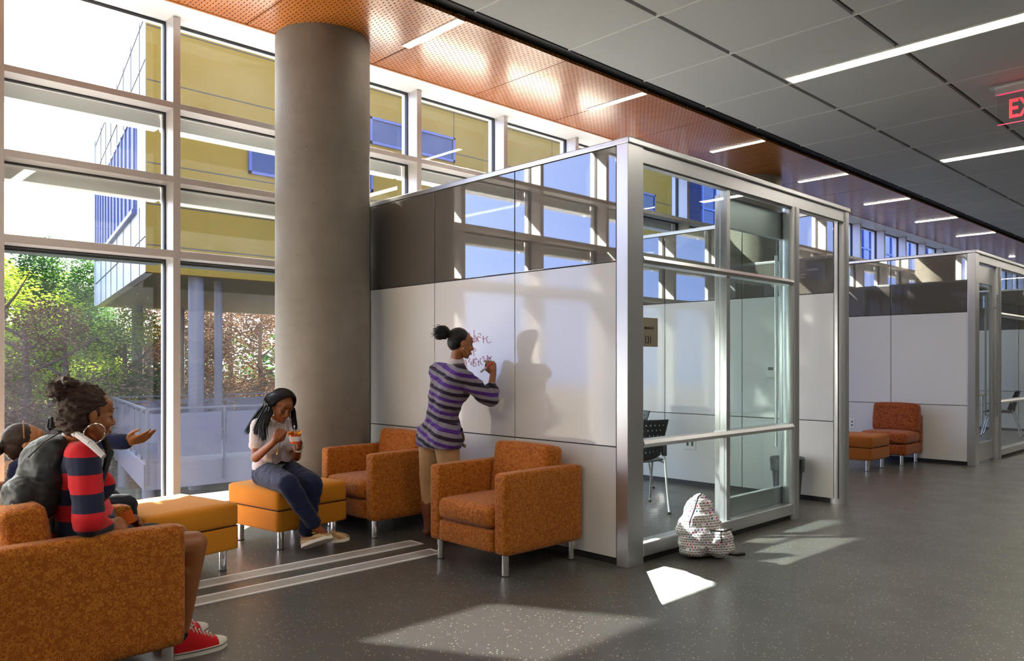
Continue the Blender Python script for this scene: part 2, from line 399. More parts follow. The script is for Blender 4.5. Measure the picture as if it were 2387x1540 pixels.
def bullnose(x0, x1, y0, y1, z0, z1):
    """upright post whose -x side is rounded"""
    r = (y1-y0)/2; pts = [(x1, y0), (x1, y1)]
    pts += [(x0+r*.4-r*.4*math.sin(a), (y0+y1)/2+r*math.cos(a)) for a in [k*PI/14 for k in range(15)]]
    return MB().prism(pts, 'z', z0, z1)
def glass_front(name, X0, flip=False, LT=3.35):
    """room front on y=3.15 between x=X0 (corner) and X0+3.35; posts, rails, panes"""
    Y = 3.15; w = empty(name, (0,0,0), **ST)
    def bx(nm, m, *a, bev=.003): return MB().box(*a, bev).build(nm, m, w)
    bx('corner_post', M['alu'], X0-.033, X0+.135, Y, Y+.094, 0, 2.77)
    MB().box(X0-.04, X0+LT+.04, Y-.012, Y+.11, 2.765, 2.805, .006).build('top_cap', M['alu'], w)
    bx('header', M['alu'], X0+.135, X0+LT-.05, Y+.01, Y+.10, 2.665, 2.765)
    MB().box(X0+.135, X0+LT-.05, Y+.015, Y+.02, 2.655, 2.665).build('header_gasket', M['gasket'], w)
    if not flip: spans = [(X0+.135, X0+1.215), (X0+1.265, X0+2.25)]; post = (X0+2.25, X0+2.34); thin = (X0+1.215, X0+1.265); op = (X0+2.34, X0+3.20)
    else: spans = [(X0+1.10, X0+2.85), (X0+2.90, X0+4.65), (X0+4.70, X0+LT-.08)]; post = (X0+.98, X0+1.10); thin = (X0+2.85, X0+2.90); op = None; bx('post', M['alu'], X0+4.65, X0+4.70, Y+.02, Y+.08, .06, 2.665)
    bx('post', M['alu'], *thin, Y+.02, Y+.08, 0.06, 2.665)
    bullnose(post[0], post[1], Y-.01, Y+.11, 0, 2.665).build('post', M['alu'], w, smooth=True)
    bullnose(X0+LT-.08, X0+LT+.025, Y, Y+.165, 0, 2.765).build('end_post', M['alu'], w, smooth=True)
    a, c = spans[0][0], spans[-1][1]
    for z in (.795, 2.02):
        MB().prism([(Y-.012, z), (Y+.0, z+.024), (Y+.06, z+.03), (Y+.06, z-.03), (Y+.0, z-.024)], 'x', a, c).build('rail', M['alu'], w)
    bx('sill', M['alu'], a, c, Y+.0, Y+.11, .045, .135, bev=.008)
    B('sill_gap', M['gasket'], a, c, Y+.03, Y+.10, 0, .045, w)
    for s0, s1 in spans:
        for z0, z1 in ((.135, .765), (.825, 1.99), (2.05, 2.655)):
            MB().box(s0, s1, Y+.035, Y+.045, z0, z1).build('pane', M['glass_in'], w)
    return w
glass_front('wall_breakout_front', 4.126)
glass_front('wall_second_front', 11.42, True, 6.60)
glass_front('wall_third_front', 21.93)
def door(name, x0, x1, y):
    d = empty(name, (0,0,0), **ST)
    def bx(nm, m, *a, bev=.003): return MB().box(*a, bev).build(nm, m, d)
    bx('stile', M['alu'], x0, x0+.09, y, y+.045, .03, 2.64); bx('stile', M['alu'], x1-.09, x1, y, y+.045, .03, 2.64)
    bx('top_rail', M['alu'], x0+.09, x1-.09, y, y+.045, 2.40, 2.64); bx('bottom_rail', M['alu'], x0+.09, x1-.09, y, y+.045, .03, .27)
    MB().box(x0+.09, x1-.09, y+.018, y+.026, .27, 2.40).build('pane', M['glass_in'], d)
    for s in (-1, 1):
        yy = y+.022+s*.075; h = MB().tube([(x1-.045, yy, .60), (x1-.045, yy, 2.28)], .013, 12)
        for z in (.78, 2.10): h.tube([(x1-.045, y+.022+s*.02, z), (x1-.045, yy, z)], .008, 8)
        h.build('door_handle', M['steel'], d, smooth=True)
    return d
door('door_1', 5.40, 6.53, 3.265)
door('door_2', 11.60, 12.42, 3.20)

# ------------------------------------------------------------------ lamps
def wood_light(x, lab):
    o = empty('linear_ceiling_light', (x, 0, 0)); tag(o, lab, 'ceiling light', 'short strip lights across the wood ceiling')
    MB().box(-.045, .045, 4.93, 5.70, CZ-.004, CZ+.04).build('housing', M['housing'], o)
    MB().box(-.033, .033, 4.94, 5.69, CZ-.007, CZ-.003).build('diffuser', M['lamp'], o)
    return o
labs = {0:'short strip light in wood ceiling just right of the round column', 1:'short strip light in wood ceiling, second from the column',
 2:'short strip light in wood ceiling above the glass front corner, third from the column', 3:'short strip light in dark wood ceiling, fourth from the column',
 4:'short strip light in dark wood ceiling, fifth from the column', 5:'short strip light in dark wood ceiling, sixth from the column',
 6:'short strip light in dark wood ceiling, seventh and last long one from the column'}
for k in range(0, 7): wood_light(4.19+2.505*k, labs[k])
def grey_light(x, y1, y0, lab):
    o = empty('linear_ceiling_light', (x, 0, 0)); tag(o, lab, 'ceiling light', 'long strip lights across the grey ceiling')
    MB().box(-.075, .115, y0, y1, CZ-.012, CZ+.02).build('housing', M['housing'], o)
    MB().box(-.06, .085, y0+.02, y1-.02, CZ-.016, CZ-.011).build('diffuser', M['lamp'], o)
grey_light(7.41, 3.72, -1.2, 'long bright strip light crossing the grey tile ceiling at upper right')
grey_light(11.88, 3.72, -1.2, 'long strip light in grey tile ceiling beyond the exit sign, at right edge')
grey_light(16.4, 3.72, -1.2, 'far long strip light in the grey ceiling beside the frame edge')
grey_light(20.9, 3.72, -1.2, 'farthest strip light in the grey ceiling')
for xx_ in (25.4, 29.9, 34.4, 38.9): grey_light(xx_, 3.72, -1.2, 'unseen strip light added far beyond the second room to brighten the grey ceiling')  # row continued out of view, added to brighten the far ceiling
grey_light(-1.6, 3.72, -1.2, 'unseen strip light added in the grey ceiling behind the viewer')  # out of view, added for more corridor light
grey_light(2.9, 1.6, -2.4, 'unseen strip light added in the grey ceiling overhead')  # unseen lamp included for its light
for i, x in enumerate((23.9, 26.6)):
    tag(MB().cyl(0, 0, -.01, .02, .07).build('recessed_downlight', M['lamp'], smooth=True, loc=(x, 5.75, CZ)), ('small glowing round downlight far along the wood ceiling' if i == 0 else 'farthest small downlight at the end of the wood ceiling'), 'downlight')

# ------------------------------------------------------------------ floor grilles
def grille(x0, x1, y0, y1, lab):
    o = empty('floor_grille', (x0, y0, 0)); tag(o, lab, 'floor grille', 'pair of long linear floor grilles'); w, d = x1-x0, y1-y0
    f = MB(); f.box(0,w,0,.018,0,.006); f.box(0,w,d-.018,d,0,.006); f.box(0,.018,.018,d-.018,0,.006); f.box(w-.018,w,.018,d-.018,0,.006)
    f.build('frame', M['fin'], o)
    s = MB()
    y = .026
    while y < d-.024: s.box(.018, w-.018, y, y+.005, 0, .004); y += .0105
    xx = .02
    while xx < w: s.box(xx, xx+.004, .018, d-.018, 0, .0035); xx += .06
    s.build('bars', M['grille'], o); B('tray', M['grille_tray'], .018, w-.018, .018, d-.018, 0.0005, .001, o)
M['grille'] = mat('grille_bars', (.62,.60,.57), .4, metal=.3); M['grille_tray'] = mat('grille_tray', (.20,.19,.18), .6)
grille(-2.2, 3.50, 4.30, 4.46, 'long white-framed metal floor grille, the nearer of the two parallel ones')
grille(-2.2, 3.56, 4.62, 4.78, 'long white-framed metal floor grille, the one nearer the window')
# ------------------------------------------------------------------ outside: ground, terrace, wing, woods
rnd = random.Random(7)
GZ = -1.7
m = M['ground'] = mat('leaf_litter_ground', (.12,.10,.06), .95, spec=.1); t, b = nodes(m); co = objco(t)
L(t, ramp_node(t, noise_tex(t, co, 1.2, 8, .65), ((.3,(.05,.045,.03)),(.5,(.13,.10,.055)),(.7,(.17,.17,.06)))), b.inputs['Base Color'])
B('ground', M['ground'], -70, 110, 6.95, 150, GZ-.3, GZ, **ST)
M['conc_out'] = mat('terrace_concrete', (.20,.17,.145), .7)
M['mesh_panel'] = mat('pale_mesh_panel', (.15,.13,.12), .35)
# yellow wing standing on round columns
m = M['yellow'] = mat('yellow_cladding', (.42,.33,.04), .6, spec=.3); t, b = nodes(m); co = objco(t)
L(t, mixcol(t, noise_tex(t, co, .6, 3), (.24,.135,.003), (.29,.165,.005)), b.inputs['Base Color'])
M['greyclad'] = mat('grey_cladding', (.60,.60,.60), .55); M['joint_out'] = mat('cladding_joint', (.05,.045,.03), .8)
M['blueframe'] = mat('blue_window_frame', (.09,.10,.20), .4); M['dark_glass'] = mat('dark_window_glass', (.02,.03,.06), .05, spec=.7)
M['soffit'] = mat('soffit_panel', (.17,.14,.07), .7)
wing = empty('building_wing', (6.4, 18.5, 0)); tag(wing, 'yellow clad building wing raised on round columns outside the tall windows', 'building')
A0, A1, A2, A3 = (0,0), (2.6,12.6), (21.0,12.6), (21.0,0)
ZB, ZT = 3.40, 9.37
MB().prism([A0, A3, (21.0,.25), (.06,.25)], 'z', ZB, ZT).build('front_wall', M['yellow'], wing)
MB().prism([(0,.02), (.25,.26), (2.85,12.6), (2.6,12.6)], 'z', ZB, ZT).build('side_wall', M['greyclad'], wing)
MB().prism([(.1,.1), (20.9,.1), (20.9,12.5), (2.7,12.5)], 'z', ZB+.02, ZB+.3).build('soffit', M['soffit'], wing)
MB().prism([(.1,.1), (20.9,.1), (20.9,12.5), (2.7,12.5)], 'z', ZT-.35, ZT-.1).build('roof', M['greyclad'], wing)
MB().prism([(2.5,12.4), (21,12.4), (21,12.6), (2.6,12.6)], 'z', ZB, ZT).build('rear_wall', M['greyclad'], wing)
j = MB()
for z in (4.02, 4.95, 5.88, 6.82, 7.75, 8.98): j.box(.02, 21.0, -.006, .01, z-.012, z+.012)
for x in (4.75, 9.02, 13.4, 17.2): j.box(x-.01, x+.01, -.006, .01, ZB, ZT)
j.build('front_joint', M['joint_out'], wing)
SD = Vector((2.6,12.6,0)).normalized(); SN = Vector((-SD.y, SD.x, 0))
SM = Matrix(((SD.x, SN.x, 0, 0), (SD.y, SN.y, 0, 0), (0,0,1,0), (0,0,0,1)))
j = MB()
for z in (4.2, 8.2, 9.2): j.box(.05, 12.8, -.012, .015, z-.012, z+.012, mtx=SM)
for x in (1.0, 2.6, 4.2, 5.8, 7.4, 9.0, 10.6): j.box(x-.01, x+.01, -.012, .015, ZB, 5.0, mtx=SM); j.box(x-.01, x+.01, -.012, .015, 7.5, ZT, mtx=SM)
j.build('side_joint', M['joint_out'], wing)
sw = MB().box(1.5, 12.0, -.03, .04, 5.05, 7.42, mtx=SM).build('side_window', M['winlit'] if 'winlit' in M else mat('pale_window_glass', (.72,.74,.80), .08, spec=.8), wing)
f = MB()
for k in range(13): f.box(1.5+k*.87, 1.6+k*.87, .0, .09, 5.05, 7.42, mtx=SM)
f.box(1.5, 12.04, .0, .08, 7.38, 7.47, mtx=SM); f.box(1.5, 12.04, .0, .12, 4.95, 5.06, mtx=SM); f.build('window_bars', M['blueframe'], sw)
def wing_window(x0, x1, z0, z1):
    f = MB(); e = .07
    for a in ((x0,x1,z0,z0+e),(x0,x1,z1-e,z1),(x0,x0+e,z0,z1),(x1-e,x1,z0,z1)): f.box(a[0], a[1], -.07, .02, a[2], a[3])
    fr = f.build('window_frame', M['blueframe'], wing); MB().box(x0+e, x1-e, -.03, -.01, z0+e, z1-e).build('pane', M['dark_glass'], fr)
wing_window(2.42, 3.55, 6.02, 6.80); wing_window(5.0, 6.05, 6.1, 7.25); wing_window(5.95, 9.02, 7.45, 8.20)
wing_window(11.4, 12.6, 6.1, 7.25); wing_window(17.2, 19.35, 7.3, 8.0); wing_window(15.0, 16.2, 6.1, 7.25)
M['pilotis'] = mat('outdoor_column', (.13,.112,.095), .45, spec=.6)
for (x, y, r, lab) in ((7.72, 18.95, .18, 'thick grey round outdoor column under the yellow wing, nearest one'), (8.55, 19.6, .10, 'slim pale outdoor column right of the thickest one under the wing'),
        (9.95, 29.6, .19, 'grey outdoor column at left under the far edge of the wing'), (11.6, 29.8, .10, 'thin far outdoor column just left of the thick near one')):
    MB().cyl(0, 0, GZ, ZB+.02, r, seg=32).build('outdoor_column', M['pilotis'], smooth=True, loc=(x, y, 0), label=lab, category='column', group='columns under the yellow wing')
# dark blue glazed block further along
blk = empty('glazed_building', (27.7, 17.6, 0)); tag(blk, 'dark blue glass building block beyond the yellow wing, seen over the glass room', 'building')
MB().box(0, 46, 0, 22, GZ, 21).build('glass_wall', mat('blue_curtain_wall', (.012,.035,.13), .12, spec=.6), blk)  # height and depth enlarged to keep sun off the far window bays
f = MB()
for k in range(0, 46): f.box(k*1.0, k*1.0+.09, -.06, .01, GZ, 21)
for z in (1.0, 2.2, 3.6, 4.8, 6.2, 7.6, 9.0, 10.4, 12, 13.5, 15, 16.5, 18, 19.5): f.box(0, 46, -.05, .01, z, z+.08)
f.build('blue_bars', mat('dark_blue_bars', (.05,.11,.34), .5), blk)

# raised terrace with railing, in front of and under the wing
ter = empty('terrace', (0, 0, 0)); tag(ter, 'raised grey concrete terrace deck outside, running under the yellow wing', 'terrace')
dk = [(5.38,15.66), (30,15.2), (30,21.5), (6.75,21.8)]
MB().prism(dk, 'z', -1.1, -.6).build('deck', M['conc_out'], ter)
for (x, y) in ((5.6,16.0), (6.6,20.6), (9.6,15.9), (14,15.9), (19,15.9)): MB().cyl(x, y, GZ, -1.1, .13, seg=20).build('pier', M['conc_out'], ter, smooth=True)
def railing(p0, p1, n, lab):
    p0, p1 = Vector((*p0, 0)), Vector((*p1, 0)); d = (p1-p0); ln = d.length; d.normalize(); nn = Vector((-d.y, d.x, 0))
    mt = Matrix(((d.x, nn.x, 0, 0), (d.y, nn.y, 0, 0), (0,0,1,0), (0,0,0,1)))
    r = empty('railing', p0); tag(r, lab, 'railing', 'steel railings around the terrace')
    MB().box(0, ln, -.025, .025, .44, .475, mtx=mt).build('handrail', M['pilotis'], r)
    st = ln/n
    for k in range(n+1):
        MB().box(k*st-.02, k*st+.02, -.05, -.01, -1.0, .44, mtx=mt).build('post', M['pilotis'], r)
    for k in range(n): MB().box(k*st+.05, (k+1)*st-.05, -.012, .0, -.5, .36, mtx=mt).build('mesh_panel', M['mesh_panel'], r)
railing((5.42,15.64), (6.72,21.8), 7, 'pale panelled railing running away from us along the left side of terrace')
railing((5.42,15.64), (29.5,15.18), 16, 'pale panelled railing along the near edge of the outdoor terrace')
railing((6.75,21.8), (29.5,21.5), 14, 'railing along the far edge of the outdoor terrace')

# woods
def leafmat(name, stops, tr=.35):
    m = bpy.data.materials.new(name); m.use_nodes = True; t = m.node_tree; b = t.nodes['Principled BSDF']; b.inputs['Roughness'].default_value = .9; b.inputs['Specular IOR Level'].default_value = .08
    co = objco(t); n = noise_tex(t, co, 2.3, 6, .7)
    c = ramp_node(t, n, stops); L(t, c, b.inputs['Base Color'])
    tl = N(t, 'ShaderNodeBsdfTranslucent'); L(t, c, tl.inputs[0]); mx = N(t, 'ShaderNodeMixShader'); mx.inputs[0].default_value = tr
    L(t, b.outputs[0], mx.inputs[1]); L(t, tl.outputs[0], mx.inputs[2]); L(t, mx.outputs[0], t.nodes['Material Output'].inputs[0]); return m
LF = [leafmat('leaf_bright', ((.3,(.10,.19,.02)),(.5,(.32,.42,.03)),(.7,(.60,.60,.07)))),
      leafmat('leaf_dark', ((.3,(.02,.06,.02)),(.55,(.06,.14,.03)),(.75,(.15,.24,.05)))),
      leafmat('leaf_brown', ((.3,(.04,.028,.018)),(.5,(.15,.075,.035)),(.72,(.30,.17,.09))), .2)]
bark = mat('bark', (.12,.07,.045), .9)
def crown_mesh(name, n, rx, rz, size, seed, clumps=9, conical=False):
    r = random.Random(seed); vs, fs = [], []
    cl = []
    for i in range(clumps):
        a = r.uniform(0, 2*PI); h = r.uniform(-1, 1); q = math.sqrt(max(0, 1-h*h))*r.uniform(.25, .8)
        if conical: q = (1-h)*.5*r.uniform(.3, 1)
        cl.append((math.cos(a)*q*rx, math.sin(a)*q*rx, h*rz*.8, r.uniform(.28, .5)))
    for i in range(n):
        cx, cy, cz, cr = r.choice(cl)
        v = Vector((r.gauss(0,1), r.gauss(0,1), r.gauss(0,1))).normalized()*r.uniform(.5, 1)
        p = Vector((cx+v.x*cr*rx, cy+v.y*cr*rx, cz+v.z*cr*rz*.7))
        q = Matrix.Rotation(r.uniform(0, 2*PI), 3, 'Z') @ Matrix.Rotation(r.uniform(0, PI), 3, 'X')
        s = size*r.uniform(.6, 1.4); k = len(vs)
        vs += [p+q@Vector((-s*.5, 0, 0)), p+q@Vector((0, -s*.28, 0)), p+q@Vector((s*.6, 0, 0)), p+q@Vector((0, s*.28, 0))]
        fs.append((k, k+1, k+2, k+3))
    me = bpy.data.meshes.new(name); me.from_pydata([tuple(v) for v in vs], [], fs); me.update(); return me
crowns = [crown_mesh('crown_round', 16000, 2.6, 3.4, .11, 1, 16), crown_mesh('crown_cone', 16000, 2.3, 4.2, .10, 2, 22, True), crown_mesh('crown_loose', 12000, 2.8, 3.0, .11, 3, 11)]
_cm = {}
def crown_for(ci, li):
    if (ci, li) not in _cm: _cm[ci, li] = crowns[ci].copy(); _cm[ci, li].materials.append(LF[li])
    return _cm[ci, li]
def trunk(h, seed):
    r = random.Random(seed); m = MB(); m.tube([(0,0,0), (.08,.03,h*.3), (-.05,.06,h*.6), (.03,0,h)], .12, 8, rs=[.17,.14,.11,.05])
    for k in range(7):
        z = h*r.uniform(.3, .95); a = r.uniform(0, 2*PI); l = r.uniform(.8, 2.0)
        m.tube([(0,0,z), (math.cos(a)*l*.5, math.sin(a)*l*.5, z+.25*l), (math.cos(a)*l, math.sin(a)*l, z+.6*l)], .04, 5, rs=[.05,.035,.012])
    return m
def tree(x, y, ci, li, s, lab, zc=None):
    o = empty('tree', (x, y, GZ)); tag(o, lab, 'tree', 'trees in the woods outside'); o.rotation_euler.z = rnd.uniform(0, 6.28)
    me = crown_for(ci, li); c = bpy.data.objects.new('crown', me); COL.objects.link(c); c.parent = o
    zc = zc or 3.6; c.location = (0,0,zc*s); c.scale = (s,)*3
    trunk(5.2*s, int(x*13+y)).build('trunk', bark, o, smooth=True)
P_ = lambda u, Y: ((.695+.719*(u-1193.5)/1834)/(.719-.695*(u-1193.5)/1834))*Y
T = [(12,29,0,0,.98,'bright green tree at the far left edge of the left window'), (95,32,1,1,.98,'dark conical evergreen, its tip left of centre in left window'),
 (150,25,2,0,.72,'low yellow-green sunlit tree in the middle of left window'), (40,37,0,0,1.12,'tall light green tree behind, upper left of window'),
 (210,33,1,1,.96,'dark evergreen just left of the yellow wing corner'), (262,29,2,0,.80,'light green tree in front of the wing\'s far corner'),
 (178,41,0,1,1.05,'dark round tree at back left of the wing'), (330,35,2,2,1.1,'brown bare-leaved tree seen below the wing at left'),
 (400,37,0,2,1.1,'brown autumn tree under the wing near the window post'), (470,35,2,2,1.0,'reddish brown tree behind the thick outdoor column'),
 (540,38,0,2,1.15,'brown thicket tree right of the slim outdoor column'), (610,35,2,2,1.05,'brown tree beside the indoor column edge'),
 (60,23,2,2,.75,'low brown tree at lower left of the left window'), (290,26,2,1,.70,'olive green small tree right of left window centre'),
 (-120,29,0,0,1.3,'bright tree beyond the left edge of the frame'), (680,37,0,2,1.1,'brown tree hidden behind indoor column')]
for (u, Y, ci, li, s, lab) in T:
    if not 0 <= u <= 630: continue
    tree(P_(u, Y), Y, ci, li, s, lab)
# dense undergrowth nobody could count
def brush(name, n, x0, x1, y0, y1, h, li, size, seed):
    r = random.Random(seed); vs, fs = [], []
    for i in range(n):
        x = r.uniform(x0, x1); y = r.uniform(y0, y1); z = GZ+h*r.random()**1.3*(.6+.5*noise.noise(Vector((x*.5, y*.5, 0))))
        q = Matrix.Rotation(r.uniform(0, 2*PI), 3, 'Z') @ Matrix.Rotation(r.uniform(0, PI), 3, 'X'); s = size*r.uniform(.5, 1.5); k = len(vs); p = Vector((x, y, z)); w = .28 if r.random() < .7 else .05
        vs += [p+q@Vector((-s*.5,0,0)), p+q@Vector((0,-s*w,0)), p+q@Vector((s*.6,0,0)), p+q@Vector((0,s*w,0))]; fs.append((k,k+1,k+2,k+3))
    me = bpy.data.meshes.new(name); me.from_pydata([tuple(v) for v in vs], [], fs); me.materials.append(LF[li]); o = bpy.data.objects.new(name, me); COL.objects.link(o)
    return o
u1 = brush('undergrowth', 60000, 2, 26, 22.5, 31, 3.6, 2, .10, 11); tag(u1, 'brown undergrowth of twigs and leaves beneath the trees outside', 'undergrowth'); u1['kind'] = 'stuff'
u2 = brush('green_undergrowth', 34000, 1, 9.5, 20.5, 30, 4.0, 2, .095, 12); tag(u2, 'grey-brown bushy undergrowth at left beneath the bright trees', 'undergrowth'); u2['kind'] = 'stuff'
u3 = brush('distant_woods', 30000, -8, 50, 42, 48, 7.0, 1, .42, 13); tag(u3, 'dense far woods closing the view behind the trees', 'woods'); u3['kind'] = 'stuff'
# ------------------------------------------------------------------ furniture
def pillow(x0, x1, y0, y1, z0, z1, r=.03, puff=.012, n=10, mtx=None, puffs=(1,1,1)):
    """rounded, slightly stuffed block as a bmesh wrapped in MB"""
    b2 = bmesh.new(); bmesh.ops.create_cube(b2, size=2)
    bmesh.ops.subdivide_edges(b2, edges=b2.edges[:], cuts=n, use_grid_fill=True)
    h = Vector(((x1-x0)/2, (y1-y0)/2, (z1-z0)/2)); c = Vector(((x1+x0)/2, (y1+y0)/2, (z1+z0)/2)); r = min(r, min(h)*.98)
    for v in b2.verts:
        u = Vector([math.sin(max(-1, min(1, q))*PI/2)*.5+q*.5 for q in v.co])
        p = Vector((u.x*h.x, u.y*h.y, u.z*h.z)); q = Vector([max(-(h[i]-r), min(h[i]-r, p[i])) for i in range(3)])
        d = p-q
        if d.length > 1e-9: p = q+d.normalized()*r
        for i in range(3):
            j, k = (i+1)%3, (i+2)%3
            if abs(abs(u[i])-1) < 1e-4: p[i] += math.copysign(puff*puffs[i]*(1-u[j]**2)*(1-u[k]**2), u[i])
        v.co = c+p
    if mtx: bmesh.ops.transform(b2, matrix=mtx, verts=b2.verts)
    m = MB(); m.add(b2); return m
def leg(x, y, parent, h=.135, r=.024):
    o = MB().cyl(0, 0, .004, h, r, seg=28).build('leg', M['chrome'], parent, smooth=True, loc=(x, y, 0))
    MB().cyl(0, 0, 0, .006, r+.001, seg=24).build('foot_pad', M['rubber'], o); return o
def armchair(D=.73, Wd=.75):
    """faces +x, footprint centred on the origin"""
    f = M['fab']; o = empty('armchair'); hx, hy = D/2, Wd/2; a = .105
    pillow(-hx, hx, -hy, -hy+a, .135, .645, .022, .004).build('arm', f, o, smooth='all')
    pillow(-hx, hx, hy-a, hy, .135, .645, .022, .004).build('arm', f, o, smooth='all')
    pillow(-hx, -hx+.12, -hy+a-.004, hy-a+.004, .135, .64, .022, .003).build('back_frame', f, o, smooth='all')
    pillow(-hx+.10, hx+.010, -hy+a+.002, hy-a-.002, .14, .285, .02, .006).build('seat_base', f, o, smooth='all')
    pillow(-hx+.12, hx+.028, -hy+a+.003, hy-a-.003, .287, .435, .05, .014, 12).build('seat_cushion', f, o, smooth='all')
    tilt = Matrix.Translation((-hx+.30, 0, .42)) @ Matrix.Rotation(math.radians(-9), 4, 'Y') @ Matrix.Translation((hx-.30, 0, -.42))
    pillow(-hx+.12, -hx+.29, -hy+a+.006, hy-a-.006, .41, .79, .035, .012, 12, tilt).build('back_cushion', f, o, smooth='all')
    for x in (-hx+.055, hx-.055):
        for y in (-hy+.055, hy-.055): leg(x, y, o)
    return o
ch = armchair(); ch.location = (3.70, 3.885, 0); ch.rotation_euler.z = PI
tag(ch, 'ring-patterned orange armchair nearest the glass room, in front of the whiteboard wall', 'armchair', 'orange patterned armchairs')
c = copy_tree(ch); c.location = (3.73, 5.36, 0); c.rotation_euler.z = PI; c['label'] = 'ring-patterned orange armchair beside the round column, left of the standing woman'
c = copy_tree(ch); c.location = (.965, 3.745, 0); c.rotation_euler.z = 0; c['label'] = 'orange armchair in the near left corner, holding the girl with grey backpack'
c = copy_tree(ch); c.location = (1.02, 4.98, 0); c.rotation_euler.z = 0; c['label'] = 'orange armchair mostly hidden behind the girl with the backpack, beside the left bench ottoman'

def ottoman(w, d, m, ztop=.435):
    o = empty('ottoman')
    pillow(-w/2, w/2, -d/2, d/2, .135, .288, .013, .004).build('base', m, o, smooth='all')
    pillow(-w/2-.002, w/2+.002, -d/2-.002, d/2+.002, .284, ztop, .026, .012, 12).build('cushion', m, o, smooth='all')
    B('seam', M['piping'], -w/2+.003, w/2-.003, -d/2+.003, d/2-.003, .284, .289, o)
    for x in (-w/2+.07, w/2-.07):
        for y in (-d/2+.07, d/2-.07): leg(x, y, o, .14, .023)
    return o
o1 = ottoman(.62, .63, M['fab_plain']); o1.location = (1.90, 5.13, 0); o1.rotation_euler.z = math.radians(11); tag(o1, 'plain mustard ottoman at left with nobody on it, beside the window mullion', 'ottoman', 'plain mustard ottomans by the window')
o2 = copy_tree(o1); o2.location = (2.93, 5.48, 0); o2.rotation_euler.z = math.radians(8); o2['label'] = 'plain mustard ottoman the woman in the white polo shirt sits on'
o3 = ottoman(.60, .62, M['fab_plain_dark']); o3.location = (10.13, 4.17, 0); tag(o3, 'rust brown ottoman in the far alcove, left of the armless lounge chair', 'ottoman')
# armless lounge chair in the next alcove
lc = empty('lounge_chair', (11.03, 4.06, 0), PI); tag(lc, 'armless dark red patterned lounge chair against the far alcove wall', 'chair')
f = M['fab_dark']
pillow(-.32, .32, -.29, .29, .135, .275, .02, .005).build('seat_base', f, lc, smooth='all')
pillow(-.20, .33, -.29, .29, .28, .43, .04, .014, 12).build('seat_cushion', f, lc, smooth='all')
pillow(-.32, -.22, -.29, .29, .27, .64, .02, .004).build('back_frame', f, lc, smooth='all')
pillow(-.23, -.06, -.285, .285, .42, .80, .04, .014, 12, Matrix.Translation((-.1,0,.42)) @ Matrix.Rotation(math.radians(-8),4,'Y') @ Matrix.Translation((.1,0,-.42))).build('back_cushion', f, lc, smooth='all')
for x in (-.25, .25):
    for y in (-.22, .22): leg(x, y, lc)

# perforated stacking chair (faces +y)
def meeting_chair():
    o = empty('meeting_chair'); pm = M['plastic_black']
    def shell(fn, nu, nv, name, hole):
        bm = bmesh.new(); g = [[bm.verts.new(fn(i/nu, j/nv)) for j in range(nv+1)] for i in range(nu+1)]
        for i in range(nu):
            for j in range(nv):
                if hole and 2 < i < nu-3 and 2 < j < nv-3 and i % 4 == (1 if (j//4) % 2 else 3) and j % 4 == 1: continue
                bm.faces.new((g[i][j], g[i+1][j], g[i+1][j+1], g[i][j+1]))
        me = bpy.data.meshes.new(name); bm.to_mesh(me); bm.free(); me.materials.append(pm)
        for p in me.polygons: p.use_smooth = True
        s = bpy.data.objects.new(name, me); COL.objects.link(s); s.parent = o
        md = s.modifiers.new('t', 'SOLIDIFY'); md.thickness = .009; md.offset = 0; return s
    def back(u, v):
        w = .215+.04*v; x = (u*2-1)*w; z = .50+.33*v
        return (x, -.235-.09*v+.10*(abs(u*2-1)**2.4)*(1-.35*v)-.01, z-.045*(1-v)**2*(1-abs(u*2-1)**2)*1.0)
    def seat(u, v):
        x = (u*2-1)*(.225-.02*v*v); y = -.22+.45*v
        return (x, y, .455-.012*math.sin(PI*u)+.012*abs(u*2-1)**3-.05*max(0, v-.8)**2*8)
    shell(back, 48, 30, 'backrest', True); shell(seat, 30, 30, 'seat', False)
    for s in (-1, 1):
        MB().tube([(s*.235,-.36,.0), (s*.232,-.29,.25), (s*.23,-.235,.46), (s*.225,-.215,.56), (s*.222,-.225,.64)], .0105, 10).build('leg', M['chrome'], o, smooth=True)
        MB().tube([(s*.235,.26,.0), (s*.23,.20,.25), (s*.225,.13,.43), (s*.22,-.05,.442), (s*.225,-.225,.44)], .0105, 10).build('leg', M['chrome'], o, smooth=True)
        B('bracket', pm, s*.228-.018, s*.228+.018, -.255, -.195, .50, .60, o, bev=.006)
        for y in (-.36, .26): MB().cyl(s*.235, y, 0, .018, .015, seg=14).build('foot_cap', M['rubber'], o)
    return o
mc = meeting_chair(); mc.location = (5.87, 4.46, 0); mc.rotation_euler.z = math.radians(-38)
tag(mc, 'black perforated meeting chair with chrome legs, nearest the glass of the breakout room', 'chair', 'black stacking meeting chairs')
c = copy_tree(mc); c.location = (6.56, 5.22, 0); c.rotation_euler.z = math.radians(90); c['label'] = 'black meeting chair at the far end of the breakout table, only its back corner showing'
c = copy_tree(mc); c.location = (16.5, 4.18, 0); c.rotation_euler.z = math.radians(10); c['label'] = 'black meeting chair seen through glass at the far right edge, nearer us'
c = copy_tree(mc); c.location = (16.9, 5.65, 0); c.rotation_euler.z = math.radians(190); c['label'] = 'black meeting chair on the far side of the table at the right edge'
def table(lab, x, y, w, d):
    o = empty('meeting_table', (x, y, 0)); tag(o, lab, 'table', 'pale wood meeting tables')
    MB().box(-w/2, w/2, -d/2, d/2, .712, .74, .006).build('tabletop', M['table'], o)
    for sx in (-1, 1):
        for sy in (-1, 1): MB().cyl(sx*(w/2-.08), sy*(d/2-.08), 0, .712, .022).build('leg', M['chrome'], o, smooth=True)
